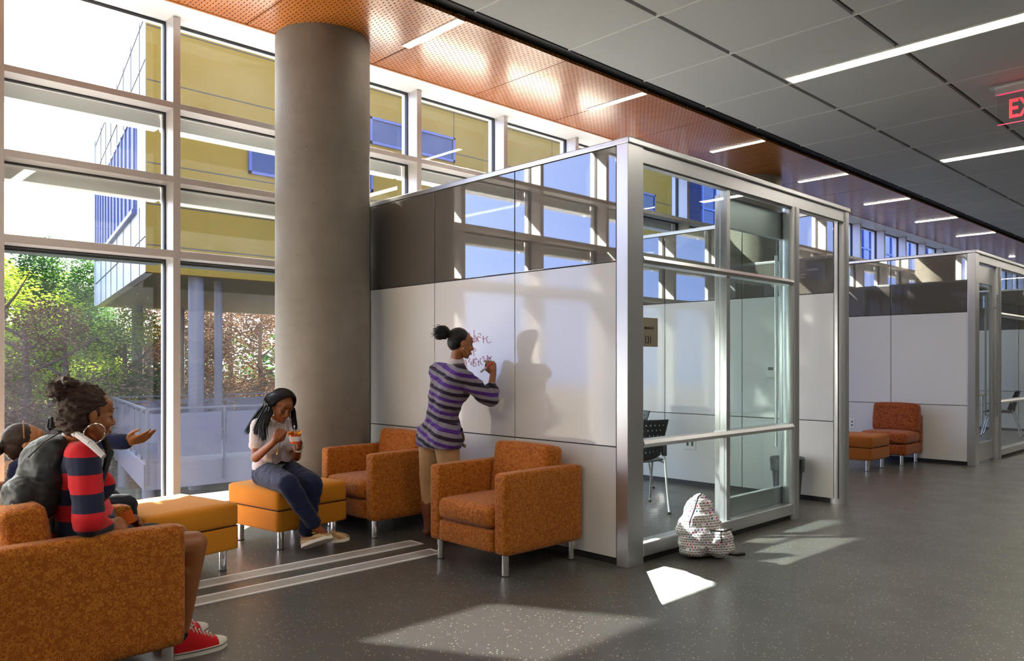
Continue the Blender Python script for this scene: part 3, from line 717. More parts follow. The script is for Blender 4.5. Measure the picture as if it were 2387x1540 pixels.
table('pale wood meeting table inside the breakout room, corner showing beside the black chair', 5.40, 5.20, 1.55, .72)
table('pale wood meeting table in the second glass room at right edge', 15.8, 4.88, 2.9, .66)

# waste bin with liner
tb = empty('waste_bin', (7.185, 3.61, 0)); tag(tb, 'black waste bin with plastic liner just inside the open sliding door', 'bin')
MB().cyl(0, 0, .0, .42, .115, .150, seg=36, cap=False).cyl(0,0,0,.01,.115).build('body', M['plastic_black'], tb, smooth=True)
bm = MB(); R = random.Random(5); rings = []
for z, r in ((.30,.151), (.36,.157), (.41,.160), (.428,.158), (.42,.145), (.35,.138)):
    rings.append([bm.bm.verts.new((math.cos(a)*(r+R.uniform(-.003,.004)), math.sin(a)*(r+R.uniform(-.003,.004)), z+R.uniform(-.012,.012)*(z<.40))) for a in [k*2*PI/40 for k in range(40)]])
for A, C in zip(rings, rings[1:]):
    for k in range(40): bm.bm.faces.new((A[k], A[(k+1)%40], C[(k+1)%40], C[k]))
bm.build('liner', mat('black_liner', (.012,.013,.02), .22), tb, smooth='all')
# wall fittings
def plate(name, lab, cat, x, y0, y1, z0, z1, t=.02, par=True):
    o = empty(name, (x, (y0+y1)/2, z0)); tag(o, lab, cat); w = y1-y0; h = z1-z0
    MB().box(-t, 0, -w/2, w/2, 0, h, .003).build('cover', M['white_paint'], o)
    return o, w, h
o, w, h = plate('thermostat', 'small white thermostat on the wall inside the breakout room', 'thermostat', 7.385, 3.826, 3.923, 1.193, 1.317, .025)
B('screen', M['joint'], -.0262, -.0250, -.028, .028, .07, .10, o)
o, w, h = plate('wall_outlet', 'double outlet plate low on the wall inside the breakout room', 'outlet', 7.385, 4.76, 4.905, .39, .53, .006)
for s in (-.03, .03): B('socket', M['joint'], -.0075, -.006, s-.012, s+.012, .04, .10, o)
o, w, h = plate('wall_outlet', 'outlet plate on the far alcove wall left of the lounge chair', 'outlet', 11.40, 4.70, 4.78, .40, .54, .006)
for s in (.045, .095): B('socket', M['joint'], -.0075, -.006, -.012, .012, s-.01, s+.01, o)

# ------------------------------------------------------------------ lettering
def text_mesh(s, size, m, parent, mtx, name='lettering', align='LEFT', ext=.0006, bold=0, sx=1):
    cu = bpy.data.curves.new('t', 'FONT'); cu.body = s; cu.size = size; cu.extrude = ext; cu.offset = bold; cu.align_x = align
    to = bpy.data.objects.new('t', cu); COL.objects.link(to); dg = bpy.context.evaluated_depsgraph_get(); dg.update()
    me = bpy.data.meshes.new_from_object(to.evaluated_get(dg)); bpy.data.objects.remove(to); me.name = name
    me.transform(mtx @ Matrix.Diagonal((sx, 1, 1, 1))); me.materials.clear(); me.materials.append(m)
    o = bpy.data.objects.new(name, me); COL.objects.link(o); o.parent = parent; return o
FACE_MY = Matrix.Rotation(PI/2, 4, 'X')                                   # reads from -y, runs +x
FACE_MX = Matrix(((0,0,-1,0),(-1,0,0,0),(0,1,0,0),(0,0,0,1)))             # reads from -x, runs -y
M['sign'] = mat('taupe_sign', (.27,.225,.17), .5); M['ink'] = mat('black_ink', (.01,.01,.01), .5)
sg = empty('room_sign', (4.292, 3.178, 1.444)); tag(sg, 'taupe room sign on the glass reading BREAKOUT 131', 'sign')
MB().box(-.03, .165, -.004, .002, 0, .195, .001).build('sign_plate', M['sign'], sg)
text_mesh('BREAKOUT', .0225, M['ink'], sg, Matrix.Translation((.012, -.0045, .118)) @ FACE_MY, bold=.0006, sx=.95)
text_mesh('131', .070, M['ink'], sg, Matrix.Translation((.012, -.0045, .022)) @ FACE_MY, name='number', bold=.0013, sx=.8)
# second room's sign, seen edge on
ex = empty('exit_sign', (9.11, 2.32, 3.75)); tag(ex, 'red EXIT sign on clear panel hanging from the ceiling at the right edge', 'sign')
MB().box(-.006, .006, -.42, 0, 0, .30, .002).build('panel', M['acrylic'], ex)
M['exit_red'] = mat('exit_red', (.5,0,.01), .4, emit=(1.0,.02,.03), estr=1.6); M['exit_edge'] = mat('exit_edge', (.6,.05,.1), .3, emit=(1.0,.05,.12), estr=.7)
MB().box(-.006,.006,-.42,0,-.004,.002).box(-.006,.006,-.42,0,.30,.306).build('lit_edge', M['exit_edge'], ex)
MB().box(-.05, .05, -.50, .06, .372, .40, .003).box(-.02,.02,-.44,.02,.306,.372,.002).build('canopy', M['steel'], ex)
text_mesh('EXIT', .265, M['exit_red'], ex, Matrix.Translation((-.008, -.095, .05)) @ FACE_MX, ext=.001, bold=.004, sx=.72)
# speaker / sensor dome etc. none in view

# ------------------------------------------------------------------ marker writing on the board
ms = [l for l in bpy.data.objects if l.name == 'wall_breakout_left'][0]
def strokes(lines, r, m, parent, name):
    b = MB()
    for l in lines:
        if len(l) < 2: continue
        b.tube([(4.0945, y, z) for y, z in l], r, 6)
    return b.build(name, m, parent, smooth=True)
WRITING = [[(4.739, 1.569), (4.731, 1.573), (4.717, 1.57), (4.715, 1.563), (4.723, 1.554)], [(4.693, 1.525), (4.659, 1.527)], [(4.685, 1.537), (4.681, 1.5)], [(4.665, 1.595), (4.665, 1.552), (4.666, 1.497)], [(4.665, 1.545), (4.653, 1.55), (4.641, 1.533), (4.643, 1.513), (4.653, 1.5), (4.665, 1.497)], [(4.639, 1.536), (4.607, 1.499)], [(4.615, 1.546), (4.637, 1.503)], [(4.613, 1.56), (4.601, 1.567), (4.586, 1.564), (4.586, 1.556), (4.603, 1.533), (4.578, 1.531)], [(4.57, 1.521), (4.533, 1.524)], [(4.556, 1.546), (4.553, 1.489)], [(4.502, 1.539), (4.514, 1.536), (4.522, 1.523), (4.518, 1.505), (4.502, 1.49), (4.483, 1.491), (4.468, 1.5)], [(4.671, 1.447), (4.659, 1.45), (4.647, 1.448), (4.649, 1.44), (4.663, 1.429), (4.639, 1.43)], [(4.673, 1.429), (4.665, 1.385)], [(4.679, 1.421), (4.671, 1.429)], [(4.786, 1.303), (4.778, 1.353), (4.766, 1.361), (4.758, 1.342), (4.755, 1.301)], [(4.788, 1.327), (4.755, 1.334)], [(4.749, 1.366), (4.731, 1.372), (4.713, 1.37), (4.715, 1.363), (4.735, 1.346), (4.723, 1.339), (4.717, 1.344)], [(4.713, 1.327), (4.683, 1.329)], [(4.701, 1.348), (4.697, 1.314)], [(4.677, 1.36), (4.677, 1.313)], [(4.679, 1.358), (4.667, 1.369), (4.659, 1.36), (4.671, 1.342), (4.677, 1.334)], [(4.677, 1.334), (4.655, 1.339), (4.639, 1.329), (4.645, 1.313), (4.663, 1.307), (4.677, 1.314)], [(4.655, 1.368), (4.641, 1.375), (4.635, 1.369), (4.647, 1.359), (4.629, 1.363)], [(4.625, 1.343), (4.596, 1.346)], [(4.613, 1.356), (4.611, 1.315), (4.601, 1.318)], [(4.58, 1.372), (4.592, 1.363), (4.594, 1.342), (4.58, 1.325), (4.56, 1.322)], [(4.57, 1.378), (4.556, 1.385), (4.545, 1.381), (4.549, 1.373), (4.558, 1.365), (4.541, 1.364)], [(4.527, 1.365), (4.514, 1.367)], [(4.527, 1.352), (4.514, 1.353)], [(4.522, 1.347), (4.52, 1.338)], [(4.504, 1.336), (4.51, 1.393)], [(4.51, 1.393), (4.476, 1.36), (4.47, 1.352)], [(4.498, 1.362), (4.479, 1.378)], [(4.476, 1.367), (4.462, 1.385)]]
strokes(WRITING, .0019, mat('red_marker', (.50,.01,.09), .5), ms, 'marker_writing')
# ------------------------------------------------------------------ people
def capsule(b2, p0, r0, p1, r1, seg=14):
    p0, p1 = Vector(p0), Vector(p1); d = p1-p0; ln = d.length
    if ln < 1e-5: d = Vector((0,0,1)); ln = 1e-5
    d.normalize(); a = d.orthogonal().normalized(); c = d.cross(a); rows = []
    for k in range(1, 5): q = PI/2*(1-k/4.); rows.append((p0-d*r0*math.sin(q), r0*math.cos(q)))
    for k in range(0, 4): q = PI/2*(k/4.); rows.append((p1+d*r1*math.sin(q), r1*math.cos(q)))
    rings = [[b2.verts.new(p+a*math.cos(2*PI*k/seg)*r+c*math.sin(2*PI*k/seg)*r) for k in range(seg)] for p, r in rows]
    s = b2.verts.new(p0-d*r0); e = b2.verts.new(p1+d*r1)
    for A, Q in zip(rings, rings[1:]):
        for k in range(seg): b2.faces.new((A[k], A[(k+1)%seg], Q[(k+1)%seg], Q[k]))
    for k in range(seg): b2.faces.new((s, rings[0][(k+1)%seg], rings[0][k])); b2.faces.new((e, rings[-1][k], rings[-1][(k+1)%seg]))
def ellipsoid(b2, c, r, rot=None):
    t = bmesh.ops.create_icosphere(b2, subdivisions=3, radius=1)
    m = Matrix.Translation(c) @ (rot.to_4x4() if rot else Matrix()) @ Matrix.Diagonal((*r, 1)); bmesh.ops.transform(b2, matrix=m, verts=t['verts'])
def blob(name, parts, m, voxel=.005, smooth=4, base=None, parent=None, wrinkle=0, wscale=14, keep=None, **props):
    """fuse capsules ('c') and ellipsoids ('e') into ONE continuous surface"""
    b2 = bmesh.new()
    for p in parts:
        if p[0] == 'c': capsule(b2, *p[1:])
        else: ellipsoid(b2, *p[1:])
    me = bpy.data.meshes.new(name); bmesh.ops.recalc_face_normals(b2, faces=b2.faces[:]); b2.to_mesh(me); b2.free()
    o = bpy.data.objects.new(name, me); COL.objects.link(o)
    r = o.modifiers.new('r', 'REMESH'); r.mode = 'VOXEL'; r.voxel_size = voxel; r.adaptivity = 0
    if smooth: s = o.modifiers.new('s', 'SMOOTH'); s.factor = .5; s.iterations = smooth
    dg = bpy.context.evaluated_depsgraph_get(); dg.update(); m2 = bpy.data.meshes.new_from_object(o.evaluated_get(dg))
    o.modifiers.clear(); o.data = m2; bpy.data.meshes.remove(me); m2.name = name
    if wrinkle:
        for v, nrm in zip(m2.vertices, [v.normal.copy() for v in m2.vertices]):
            q = v.co*wscale; q = Vector((q.x, q.y, q.z*1.6)); v.co += nrm*wrinkle*(noise.noise(q)+.5*noise.noise(q*2.3))
    if keep:
        b3 = bmesh.new(); b3.from_mesh(m2); kill = [v for v in b3.verts if not keep(v.co)]; bmesh.ops.delete(b3, geom=kill, context='VERTS'); b3.to_mesh(m2); b3.free()
    m2.materials.clear(); m2.materials.append(m)
    for p in m2.polygons: p.use_smooth = True
    if base is not None: m2.transform(Matrix.Translation(-Vector(base))); o.location = base if parent is None else (0,0,0)
    if parent: o.parent = parent
    for k, v in props.items(): o[k] = v
    return o
def frame(fwd, up):
    y = Vector(fwd).normalized(); z = (Vector(up)-y*Vector(up).dot(y)).normalized(); x = y.cross(z)
    return Matrix(((x.x,y.x,z.x),(x.y,y.y,z.y),(x.z,y.z,z.z)))
def V(p): return Vector(p)
class Head:
    def __init__(s, c, fwd, up, k=1.0): s.c = V(c); s.m = frame(fwd, up); s.k = k
    def P(s, x, y, z): return s.c+s.m@(Vector((x,y,z))*s.k)
    def E(s, x, y, z, rx, ry, rz, tilt=0):
        r = s.m if not tilt else s.m @ Matrix.Rotation(tilt, 3, 'X')
        return ('e', s.P(x,y,z), (rx*s.k, ry*s.k, rz*s.k), r)
    def C(s, a, ra, b, rb): return ('c', s.P(*a), ra*s.k, s.P(*b), rb*s.k)
    def skull(s):
        q = [s.E(0,-.014,.036,.073,.091,.083), s.E(0,.020,-.020,.064,.066,.078), s.E(0,.052,-.050,.046,.036,.046), s.E(0,.060,-.088,.022,.018,.015), s.C((-.040,.030,-.070),.024,(.0,.056,-.088),.020), s.C((.040,.030,-.070),.024,(.0,.056,-.088),.020),
             s.C((0,.082,.016),.007,(0,.103,-.026),.011), s.E(0,.090,-.062,.020,.009,.012), s.E(0,.066,.045,.045,.022,.03)]
        for x in (-1, 1):
            q += [s.E(x*.034,.058,-.030,.024,.024,.026), s.E(x*.012,.094,-.032,.0085,.010,.007), s.E(x*.030,.076,.025,.022,.010,.007), s.E(x*.030,.071,.006,.017,.013,.011),
                  s.C((x*.055,0,-.045),.022,(x*.040,.035,-.080),.020)]
            q += [s.E(x*.074,-.010,-.004,.007,.017,.028), s.E(x*.074,-.006,-.026,.006,.009,.011)]
        return q
    def face(s, root, base, lipm, darkm, smile=0.0, closed=True, eyem=None):
        def put(name, mb, m):
            me_o = mb.build(name, m, root, smooth='all'); me_o.data.transform(Matrix.Translation(-V(base)))
        b = MB()
        up = [(-.026,.0765,-.056+smile), (-.013,.0890,-.0585), (-.004,.0945,-.0560), (0,.0940,-.0572), (.004,.0945,-.0560), (.013,.0890,-.0585), (.026,.0765,-.056+smile)]
        lo = [(-.025,.0765,-.057+smile), (-.012,.0885,-.0655), (0,.0920,-.0680), (.012,.0885,-.0655), (.025,.0765,-.057+smile)]
        b.tube([s.P(*p) for p in up], .004, 8, rs=[.0010*s.k, .0030*s.k, .0036*s.k, .0033*s.k, .0036*s.k, .0030*s.k, .0010*s.k])
        b.tube([s.P(*p) for p in lo], .004, 8, rs=[.0010*s.k, .0040*s.k, .0046*s.k, .0040*s.k, .0010*s.k]); put('lips', b, lipm)
        for x in (-1, 1):
            b = MB(); b.tube([s.P(x*q, y, z) for q, y, z in ((.013,.0905,.029), (.024,.0885,.035), (.036,.0815,.035), (.047,.069,.028))], .002, 6, rs=[.0022,.0026,.0022,.0010]); put('eyebrow', b, darkm)
            b = MB(); b.tube([s.P(x*q, y, z) for q, y, z in ((.014,.0835,.002), (.022,.0860,-.003), (.031,.0850,-.0045), (.040,.0790,-.002), (.046,.0710,.003))], .002, 6, rs=[.0010,.0018,.0020,.0018,.0010]); put('eyelashes', b, darkm)
def hand_parts(wrist, direc, normal, k=1.0, curl=(.5,.5,.5,.5), thumb=.5, side=1, spread=.06, bend=0):
    """palm + four fingers of different length + thumb leaving the side of the palm. normal points out of the back of the hand, side=+1: thumb towards +x of the hand frame"""
    y = V(direc).normalized(); n = V(normal); n = (n-y*n.dot(y)).normalized(); x = y.cross(n)*side
    def P(a, b, c): return V(wrist)+(x*a+y*b+n*c)*k
    q = [('c', P(0,-.01,0), .023*k, P(0,.02,0), .025*k)]
    for a0, a1 in ((.022,.030), (.008,.010), (-.008,-.010), (-.022,-.028)): q.append(('c', P(a0*.7,.018,0), .016*k, P(a1,.072,.002), .0115*k))
    L_ = (.040,.045,.042,.032)
    for i, a in enumerate((.030,.010,-.010,-.028)):
        ang = curl[i]; s = spread*(1.3-i*.9); p = P(a,.078,.002); r = .0088*k
        th = ang*.9
        for j, fr in enumerate((1.0,.62,.48)):
            d = y*math.cos(th)+x*math.sin(s)*math.cos(th)-n*math.sin(th); e = p+d*L_[i]*fr*k; q.append(('c', p, r, e, r*.92)); p = e; r *= .93; th += ang*(1.1 if j == 0 else .7)
    p0 = P(.020,.012,-.006); p1 = P(.045,.042,-.014-.01*thumb); p2 = p1+(x*(.35-.6*thumb)+y*.85-n*.35*thumb).normalized()*.033*k; p3 = p2+(x*(.1-.8*thumb)+y*.9-n*.4*thumb).normalized()*.027*k
    q += [('c', p0, .015*k, p1, .012*k), ('c', p1, .0115*k, p2, .0098*k), ('c', p2, .0098*k, p3, .008*k)]
    return q
def chain(pts, rs): return [('c', pts[i], rs[i], pts[i+1], rs[i+1]) for i in range(len(pts)-1)]
def torso(hL, hR, wa, ch, shL, shR, nk, f, g=0.0, bust=.055, w=1.0):
    """hips, waist, chest, shoulders, neck base; f = facing; g = extra radius for clothes"""
    ax = (V(shR)-V(shL)).normalized(); ha = (V(hR)-V(hL)).normalized(); f = V(f).normalized(); ch, wa, nk = V(ch), V(wa), V(nk); hc = (V(hL)+V(hR))/2
    q = [('c', hL, .092*w+g, hR, .092*w+g)]
    for s in (-1, 1):
        q += [('c', hc+ha*s*.055, .092*w+g, wa+ax*s*.040, .080*w+g), ('c', wa+ax*s*.040, .080*w+g, ch+ax*s*.055, .088*w+g)]
        q += [('c', ch+ax*s*.055, .088*w+g, (V(shR) if s > 0 else V(shL))-ax*s*.035, .052*w+g)]
        if bust: q.append(('e', ch+ax*s*.065+f*.062-Vector((0,0,.01)), (bust+g,)*3))
    q += [('c', shL, .050*w+g, shR, .050*w+g), ('c', ch, .09*w+g, nk-Vector((0,0,.03)), .055*w+g)]
    return q
def skinm(name, c):
    m = mat(name, c, .42, spec=.45); t, b = nodes(m); co = objco(t)
    L(t, mixcol(t, noise_tex(t, co, 18, 4), tuple(x*.85 for x in c), tuple(x*1.12 for x in c)), b.inputs['Base Color']); b.inputs['Subsurface Weight'].default_value = .0
    bump(t, b, noise_tex(t, co, 300, 2), .06, .001); return m
SK1 = skinm('brown_skin', (.30,.105,.036)); SK2 = skinm('deep_brown_skin', (.27,.080,.024)); SK3 = skinm('warm_brown_skin', (.38,.145,.050))
def hairm(name, c, rough=.38):
    m = mat(name, c, rough, spec=.28); t, b = nodes(m); co = objco(t, (1,1,.12)); n = noise_tex(t, co, 260, 3, .7)
    L(t, mixcol(t, n, tuple(x*.5 for x in c), tuple(x*2.2 for x in c)), b.inputs['Base Color']); bump(t, b, n, .55, .004); return m
H_BLACK = hairm('black_hair', (.005,.004,.005)); H_CURL = mat('brown_curly_hair', (.045,.020,.012), .7)
t, b = nodes(H_CURL); n_ = noise_tex(t, objco(t), 190, 4, .8); L(t, mixcol(t, n_, (.008,.004,.003), (.075,.030,.016)), b.inputs['Base Color']); bump(t, b, n_, .6, .005)
LIP = mat('lip_colour', (.34,.06,.05), .35); DARK = mat('lash_black', (.012,.006,.004), .5); GOLD = mat('gold', (.85,.62,.25), .2, metal=1.0); SILV = mat('silver', (.85,.83,.78), .18, metal=1.0)
def cloth(name, c, rough=.85, s=260):
    m = mat(name, c, rough, spec=.2, sheen=.12); t, b = nodes(m); n = noise_tex(t, objco(t), s, 2)
    L(t, mixcol(t, n, tuple(x*.8 for x in c), tuple(min(1, x*1.15) for x in c)), b.inputs['Base Color']); bump(t, b, n, .2, .002); return m
def stripes(name, cols, period, direc, off=0.0):
    m = mat(name, cols[0], .85, spec=.2, sheen=.12); t, b = nodes(m); co = objco(t)
    wb = N(t, 'ShaderNodeTexNoise'); wb.inputs['Scale'].default_value = 5; L(t, co, wb.inputs['Vector'])
    dt = N(t, 'ShaderNodeVectorMath', operation='DOT_PRODUCT'); L(t, co, dt.inputs[0]); dt.inputs[1].default_value = direc
    x = math_node(t, 'ADD', math_node(t, 'DIVIDE', dt.outputs['Value'], period), off); x = math_node(t, 'ADD', x, math_node(t, 'MULTIPLY', wb.outputs['Fac'], .12))
    fr = math_node(t, 'FRACT', x); r = N(t, 'ShaderNodeValToRGB'); L(t, fr, r.inputs[0]); r.color_ramp.interpolation = 'CONSTANT'; e = r.color_ramp.elements
    while len(e) < len(cols): e.new(.5)
    for i, cc in enumerate(cols): e[i].position = i/len(cols); e[i].color = (*cc, 1)
    n = noise_tex(t, co, 240, 2); mm = mixcol(t, math_node(t, 'MULTIPLY', n, .3), r.outputs[0], (.02,.02,.02)); L(t, mm, b.inputs['Base Color']); bump(t, b, n, .2, .002); return m
def local(o, base): o.data.transform(Matrix.Translation(-V(base))); return o

def shoe(origin, fwd, up, root, base, upm, solem, ln=.25, kind='sneaker', extra=None):
    """origin = middle of the heel on the sole plane"""
    mt = frame(fwd, up).to_4x4(); mt.translation = V(origin)-V(base); k = ln/.25
    def out(t): # half width of the sole along the foot
        return .5*(.062+.030*math.sin(PI*min(1, t*1.02)**1.25))*min(1, math.sqrt(max(0, (1-t)/.16)) if t > .84 else 1)*min(1, math.sqrt(max(0,t/.08)) if t < .08 else 1)
    ts = [0,.01,.03,.06,.1,.18,.28,.38,.48,.58,.68,.76,.84,.9,.94,.97,.99,1.0]
    poly = [(out(t)*1.06*k*1.05, t*ln) for t in ts]+[(-out(t)*1.06*k*1.05, t*ln) for t in ts[::-1][1:-1]]
    poly = [p for i, p in enumerate(poly) if i == 0 or (abs(p[0]-poly[i-1][0])+abs(p[1]-poly[i-1][1])) > 1e-5]
    s = MB().prism(poly, 'z', 0, .024*k).build('shoe_sole', solem, root, smooth=True); s.data.transform(mt)
    def loft(name, t0, t1, h, m, grow=0.0, zb=.022, n=22):
        bm = MB(); rings = []
        for i in range(n+1):
            t = t0+(t1-t0)*i/n; w = max(.001, out(t)*k+grow); hh = h(t)*k
            rings.append([bm.bm.verts.new((math.cos(a)*w*(1 if abs(math.cos(a)) > .9 else .97), t*ln, zb*k+max(0, math.sin(a))**.8*hh)) for a in [PI*j/14 for j in range(15)]])
        for A, Q in zip(rings, rings[1:]):
            for j in range(14): bm.bm.faces.new((A[j], A[j+1], Q[j+1], Q[j]))
        bm.bm.faces.new(rings[0]); bm.bm.faces.new(rings[-1][::-1])
        o = bm.build(name, m, root, smooth='all'); o.data.transform(mt); return o
    if kind == 'sneaker':
        H = lambda t: .074+.020*math.sin(min(1, t/.34)*PI/2)**3 if t < .34 else (.094-.066*((t-.34)/.46) if t < .8 else .024*math.sqrt(max(.02, (1-t)/.2))+.004)
        loft('shoe_upper', .015, .985, H, upm)
        loft('toe_cap', .80, .992, lambda t: H(t)+.003, solem, .0015)
        loft('tongue', .26, .40, lambda t: H(t)+.012*math.sin(PI*(t-.26)/.14), solem, -.016)
        ln_b = MB(); ln_b.tube([(p[0]*1.01, p[1], .019*k) for p in poly], .0018, 6, closed=True); o = ln_b.build('sole_stripe', DARK, root); o.data.transform(mt)
        la = MB()
        for i in range(6):
            t = .40+i*.062; w = out(t)*k*.62; z = (.022+H(t)*.86)*k
            la.tube([(-w, t*ln, z), (-w*.3, t*ln+.006, (.024+H(t)*1.01)*k), (w*.3, t*ln-.004, (.025+H(t)*1.01)*k), (w, t*ln, z)], .0032, 6)
        t = .36
        for sx in (-1, 1): la.tube([(0, t*ln, (.028+H(t))*k), (sx*.028, t*ln-.006, (.04+H(t))*k), (sx*.034, t*ln+.014, (.032+H(t))*k), (sx*.006, t*ln+.01, (.03+H(t))*k)], .003, 6)
        o = la.build('shoelaces', cloth('laces', (.72,.66,.60)), root, smooth=True); o.data.transform(mt)
    else:
        H = lambda t: .050+.006*math.cos(t*9) if t < .55 else (.052-.022*((t-.55)/.3) if t < .85 else .030*math.sqrt(max(.02, (1-t)/.15))+.002)
        loft('shoe_upper', .015, .985, H, upm)
        la = MB()
        for i in range(3):
            t = .48+i*.06; w = out(t)*k*.6; la.tube([(-w, t*ln, (.02+H(t)*.9)*k), (0, t*ln+.003, (.026+H(t))*k), (w, t*ln, (.02+H(t)*.9)*k)], .003, 6)
        for sx in (-1, 1): la.tube([(0, .46*ln, .078*k), (sx*.025, .42*ln, .086*k), (sx*.03, .52*ln, .078*k), (0, .5*ln, .08*k)], .003, 6)
        o = la.build('shoelaces', cloth('boat_laces', (.42,.25,.10)), root, smooth=True); o.data.transform(mt)

# ---- A: woman writing on the board, seen from behind her right side
sh_R, sh_L = V((3.667, 4.327, 1.253)), V((3.719, 4.653, 1.269)); base = V((3.78, 4.68, 0)); f = V((.975,-.22,0)).normalized()
hip_R, hip_L = V((3.670, 4.491, 0.791)), V((3.718, 4.724, 0.779)); nk = V((3.733, 4.458, 1.333)); ch = (sh_R+sh_L)/2+V((-.01,.0,-.13)); wa = V((3.705, 4.569, 0.963))
el_R = V((3.886, 4.255, 1.069)); wr_R = V((4.001, 4.339, 1.256)); el_L = V((3.848, 4.709, 1.023)); wr_L = V((3.884, 4.618, 0.828))
hd = Head((3.763, 4.430, 1.472), (.93,-.34,-.14), (.12,-.04,1), .93)
kn_R, an_R = V((3.74,4.52,.44)), V((3.70,4.52,.09)); kn_L, an_L = V((3.744, 4.795, 0.396)), V((3.773, 4.810, 0.067)); an_L.z = .09
arms = chain([sh_R, el_R], [.044,.036])+chain([el_R, wr_R], [.034,.024])+chain([sh_L, el_L, wr_L], [.044,.036,.024])
legs = chain([hip_R, kn_R, an_R], [.088,.056,.038])+chain([hip_L, kn_L, an_L], [.088,.056,.038])
neck = [('c', nk, .046, hd.P(0,-.02,-.05), .044)]
hnd = hand_parts(wr_R, V((-.01,.045,.2)), V((-.35,-.90,.1)), .93, (.65,.8,.95,1.0), .8, -1, .10)+hand_parts(wr_L, (.1,0,-1), (-.3,.9,0), .95, (.4,.4,.5,.5), .4, 1)
A = blob('person', hd.skull()+torso(hip_L, hip_R, wa, ch, sh_L, sh_R, nk, f)+arms+legs+neck+hnd+[('c', an_R, .036, an_R+f*.12-V((0,0,.045)), .034), ('c', an_L, .036, an_L+f*.12-V((0,0,.045)), .034)], SK1, .005, 3, base)
tag(A, 'standing woman in purple and grey striped cardigan writing on the whiteboard with red marker', 'person')
hd.face(A, base, LIP, DARK)
blob('hair', [hd.E(0,-.030,.048,.078,.088,.082), hd.E(0,-.055,.010,.070,.060,.070), hd.C((0,-.10,.055),.030,(0,-.13,.075),.030)], H_BLACK, .005, 2, base, A, .002, 60)
r = random.Random(3); pony = [hd.E(0,-.165,.075,.048,.052,.050), hd.E(0,-.190,.045,.036,.040,.040), hd.E(0,-.150,.055,.035,.035,.04)]
blob('hair_bun', pony, H_BLACK, .005, 1, base, A, .006, 70)
st = MB()
for i in range(320):
    a = r.uniform(0, 6.28); q = r.uniform(.01, .035); p = (math.cos(a)*q, -.17+math.sin(a)*q*.6, .08+r.uniform(-.02,.03)); l = r.uniform(.03,.075)
    e = (p[0]*1.6, p[1]-l*r.uniform(.3,1), p[2]+r.uniform(-.9,.25)*l); st.tube([hd.P(*p), hd.P((p[0]+e[0])/2, (p[1]+e[1])/2-.004, (p[2]+e[2])/2+.01), hd.P(*e)], .0009, 4)
local(st.build('bun_strands', H_BLACK, A), base)
blob('shirt_collar', [('c', nk-V((0,0,.005))+f*.0, .062, nk+V((.01,0,.012)), .056)], cloth('pale_collar', (.60,.52,.56)), .005, 2, base, A)
STR = stripes('purple_grey_stripes', ((.27,.24,.30),(.085,.020,.24),(.24,.215,.27),(.022,.012,.035)), .112, (.06,-.30,1.0), .15)
hem = [('c', hip_R+V((0,-.01,-.02)), .118, hip_L+V((-.01,.0,-.02)), .116), ('c', (hip_R+hip_L)/2+f*.07+V((0,0,-.05)), .095, (hip_R+hip_L)/2+f*.02+V((0,0,.05)), .11)]
sl = chain([sh_R, el_R, el_R+(wr_R-el_R)*.30], [.064,.064,.062])+chain([sh_L, el_L, wr_L], [.058,.050,.040])+[('c', el_R+(wr_R-el_R)*.16, .066, el_R+(wr_R-el_R)*.34, .052)]
blob('cardigan', torso(hip_L+V((0,0,.02)), hip_R+V((0,0,.02)), wa, ch, sh_L, sh_R, nk-V((0,0,.02)), f, .020)+hem+sl, STR, .006, 3, base, A, .011, 12, keep=lambda p: p.z > .705)
PANT = cloth('khaki_trousers', (.50,.30,.145))
blob('trousers', [('c', hip_L, .104, hip_R, .104)]+chain([hip_R, kn_R, kn_R*.5+an_R*.5], [.103,.068,.060])+chain([hip_L, kn_L, kn_L*.5+an_L*.5], [.103,.068,.060]), PANT, .006, 3, base, A, .004, 12)
BOOT = mat('brown_leather', (.19,.055,.022), .4)
for a, kn in ((an_R, kn_R), (an_L, kn_L)):
    blob('boot', chain([kn*.55+a*.45, a+V((0,0,.03)), a-V((0,0,.02))], [.068,.052,.052])+[('c', a-V((0,0,.045)), .040, a+f*.13-V((0,0,.050)), .036), ('c', a-V((0,0,.045)), .040, a-f*.03-V((0,0,.052)), .034)], BOOT, .006, 3, base, A, .003, 20)
e = MB().ball(hd.P(.076,-.004,-.036), .006); local(e.build('ear_stud', GOLD, A, smooth=True), base)
mk = empty('marker', (3.953, 4.301, 1.333)); tag(mk, 'red dry-erase marker held against the whiteboard', 'marker')
d = (V((3.874, 4.322, 1.276))-V((3.953, 4.301, 1.333))); 
MB().tube([(0,0,0), d*.55], .0075, 14).build('cap', mat('red_plastic', (.55,.02,.03), .35), mk, smooth=True)
MB().tube([d*.55, d*1.15], .0075, 14).build('barrel', mat('grey_plastic', (.40,.36,.35), .4), mk, smooth=True)

# ---- B: woman in white polo sitting on the ottoman
base = V((2.86, 5.12, 0)); f = V((.12,-.99,0)).normalized()
hR, hL = V((2.735,5.46,.515)), V((2.925,5.50,.515)); wa = V((2.802, 5.442, 0.656)); sR, sL = V((2.659, 5.413, 0.876)), V((2.951, 5.465, 0.890)); nk = V((2.797, 5.392, 0.933)); ch = (sR+sL)/2+V((0,-.02,-.13))
eR, wR = V((2.609, 5.351, 0.654)), V((2.630, 5.108, 0.787)); eL, wL = V((2.919, 5.329, 0.637)), V((2.831, 5.136, 0.734))
kR, aR = V((2.650, 4.949, 0.503)), V((2.872, 4.957, 0.169)); kL, aL = V((2.863, 4.994, 0.475)), V((2.858, 5.082, 0.085))
hd = Head((2.779, 5.298, 1.017), (.07,-.86,-.45), (.18,-.42,.85), .98)
arms = chain([sR, eR, wR], [.043,.035,.024])+chain([sL, eL, wL], [.043,.035,.024])
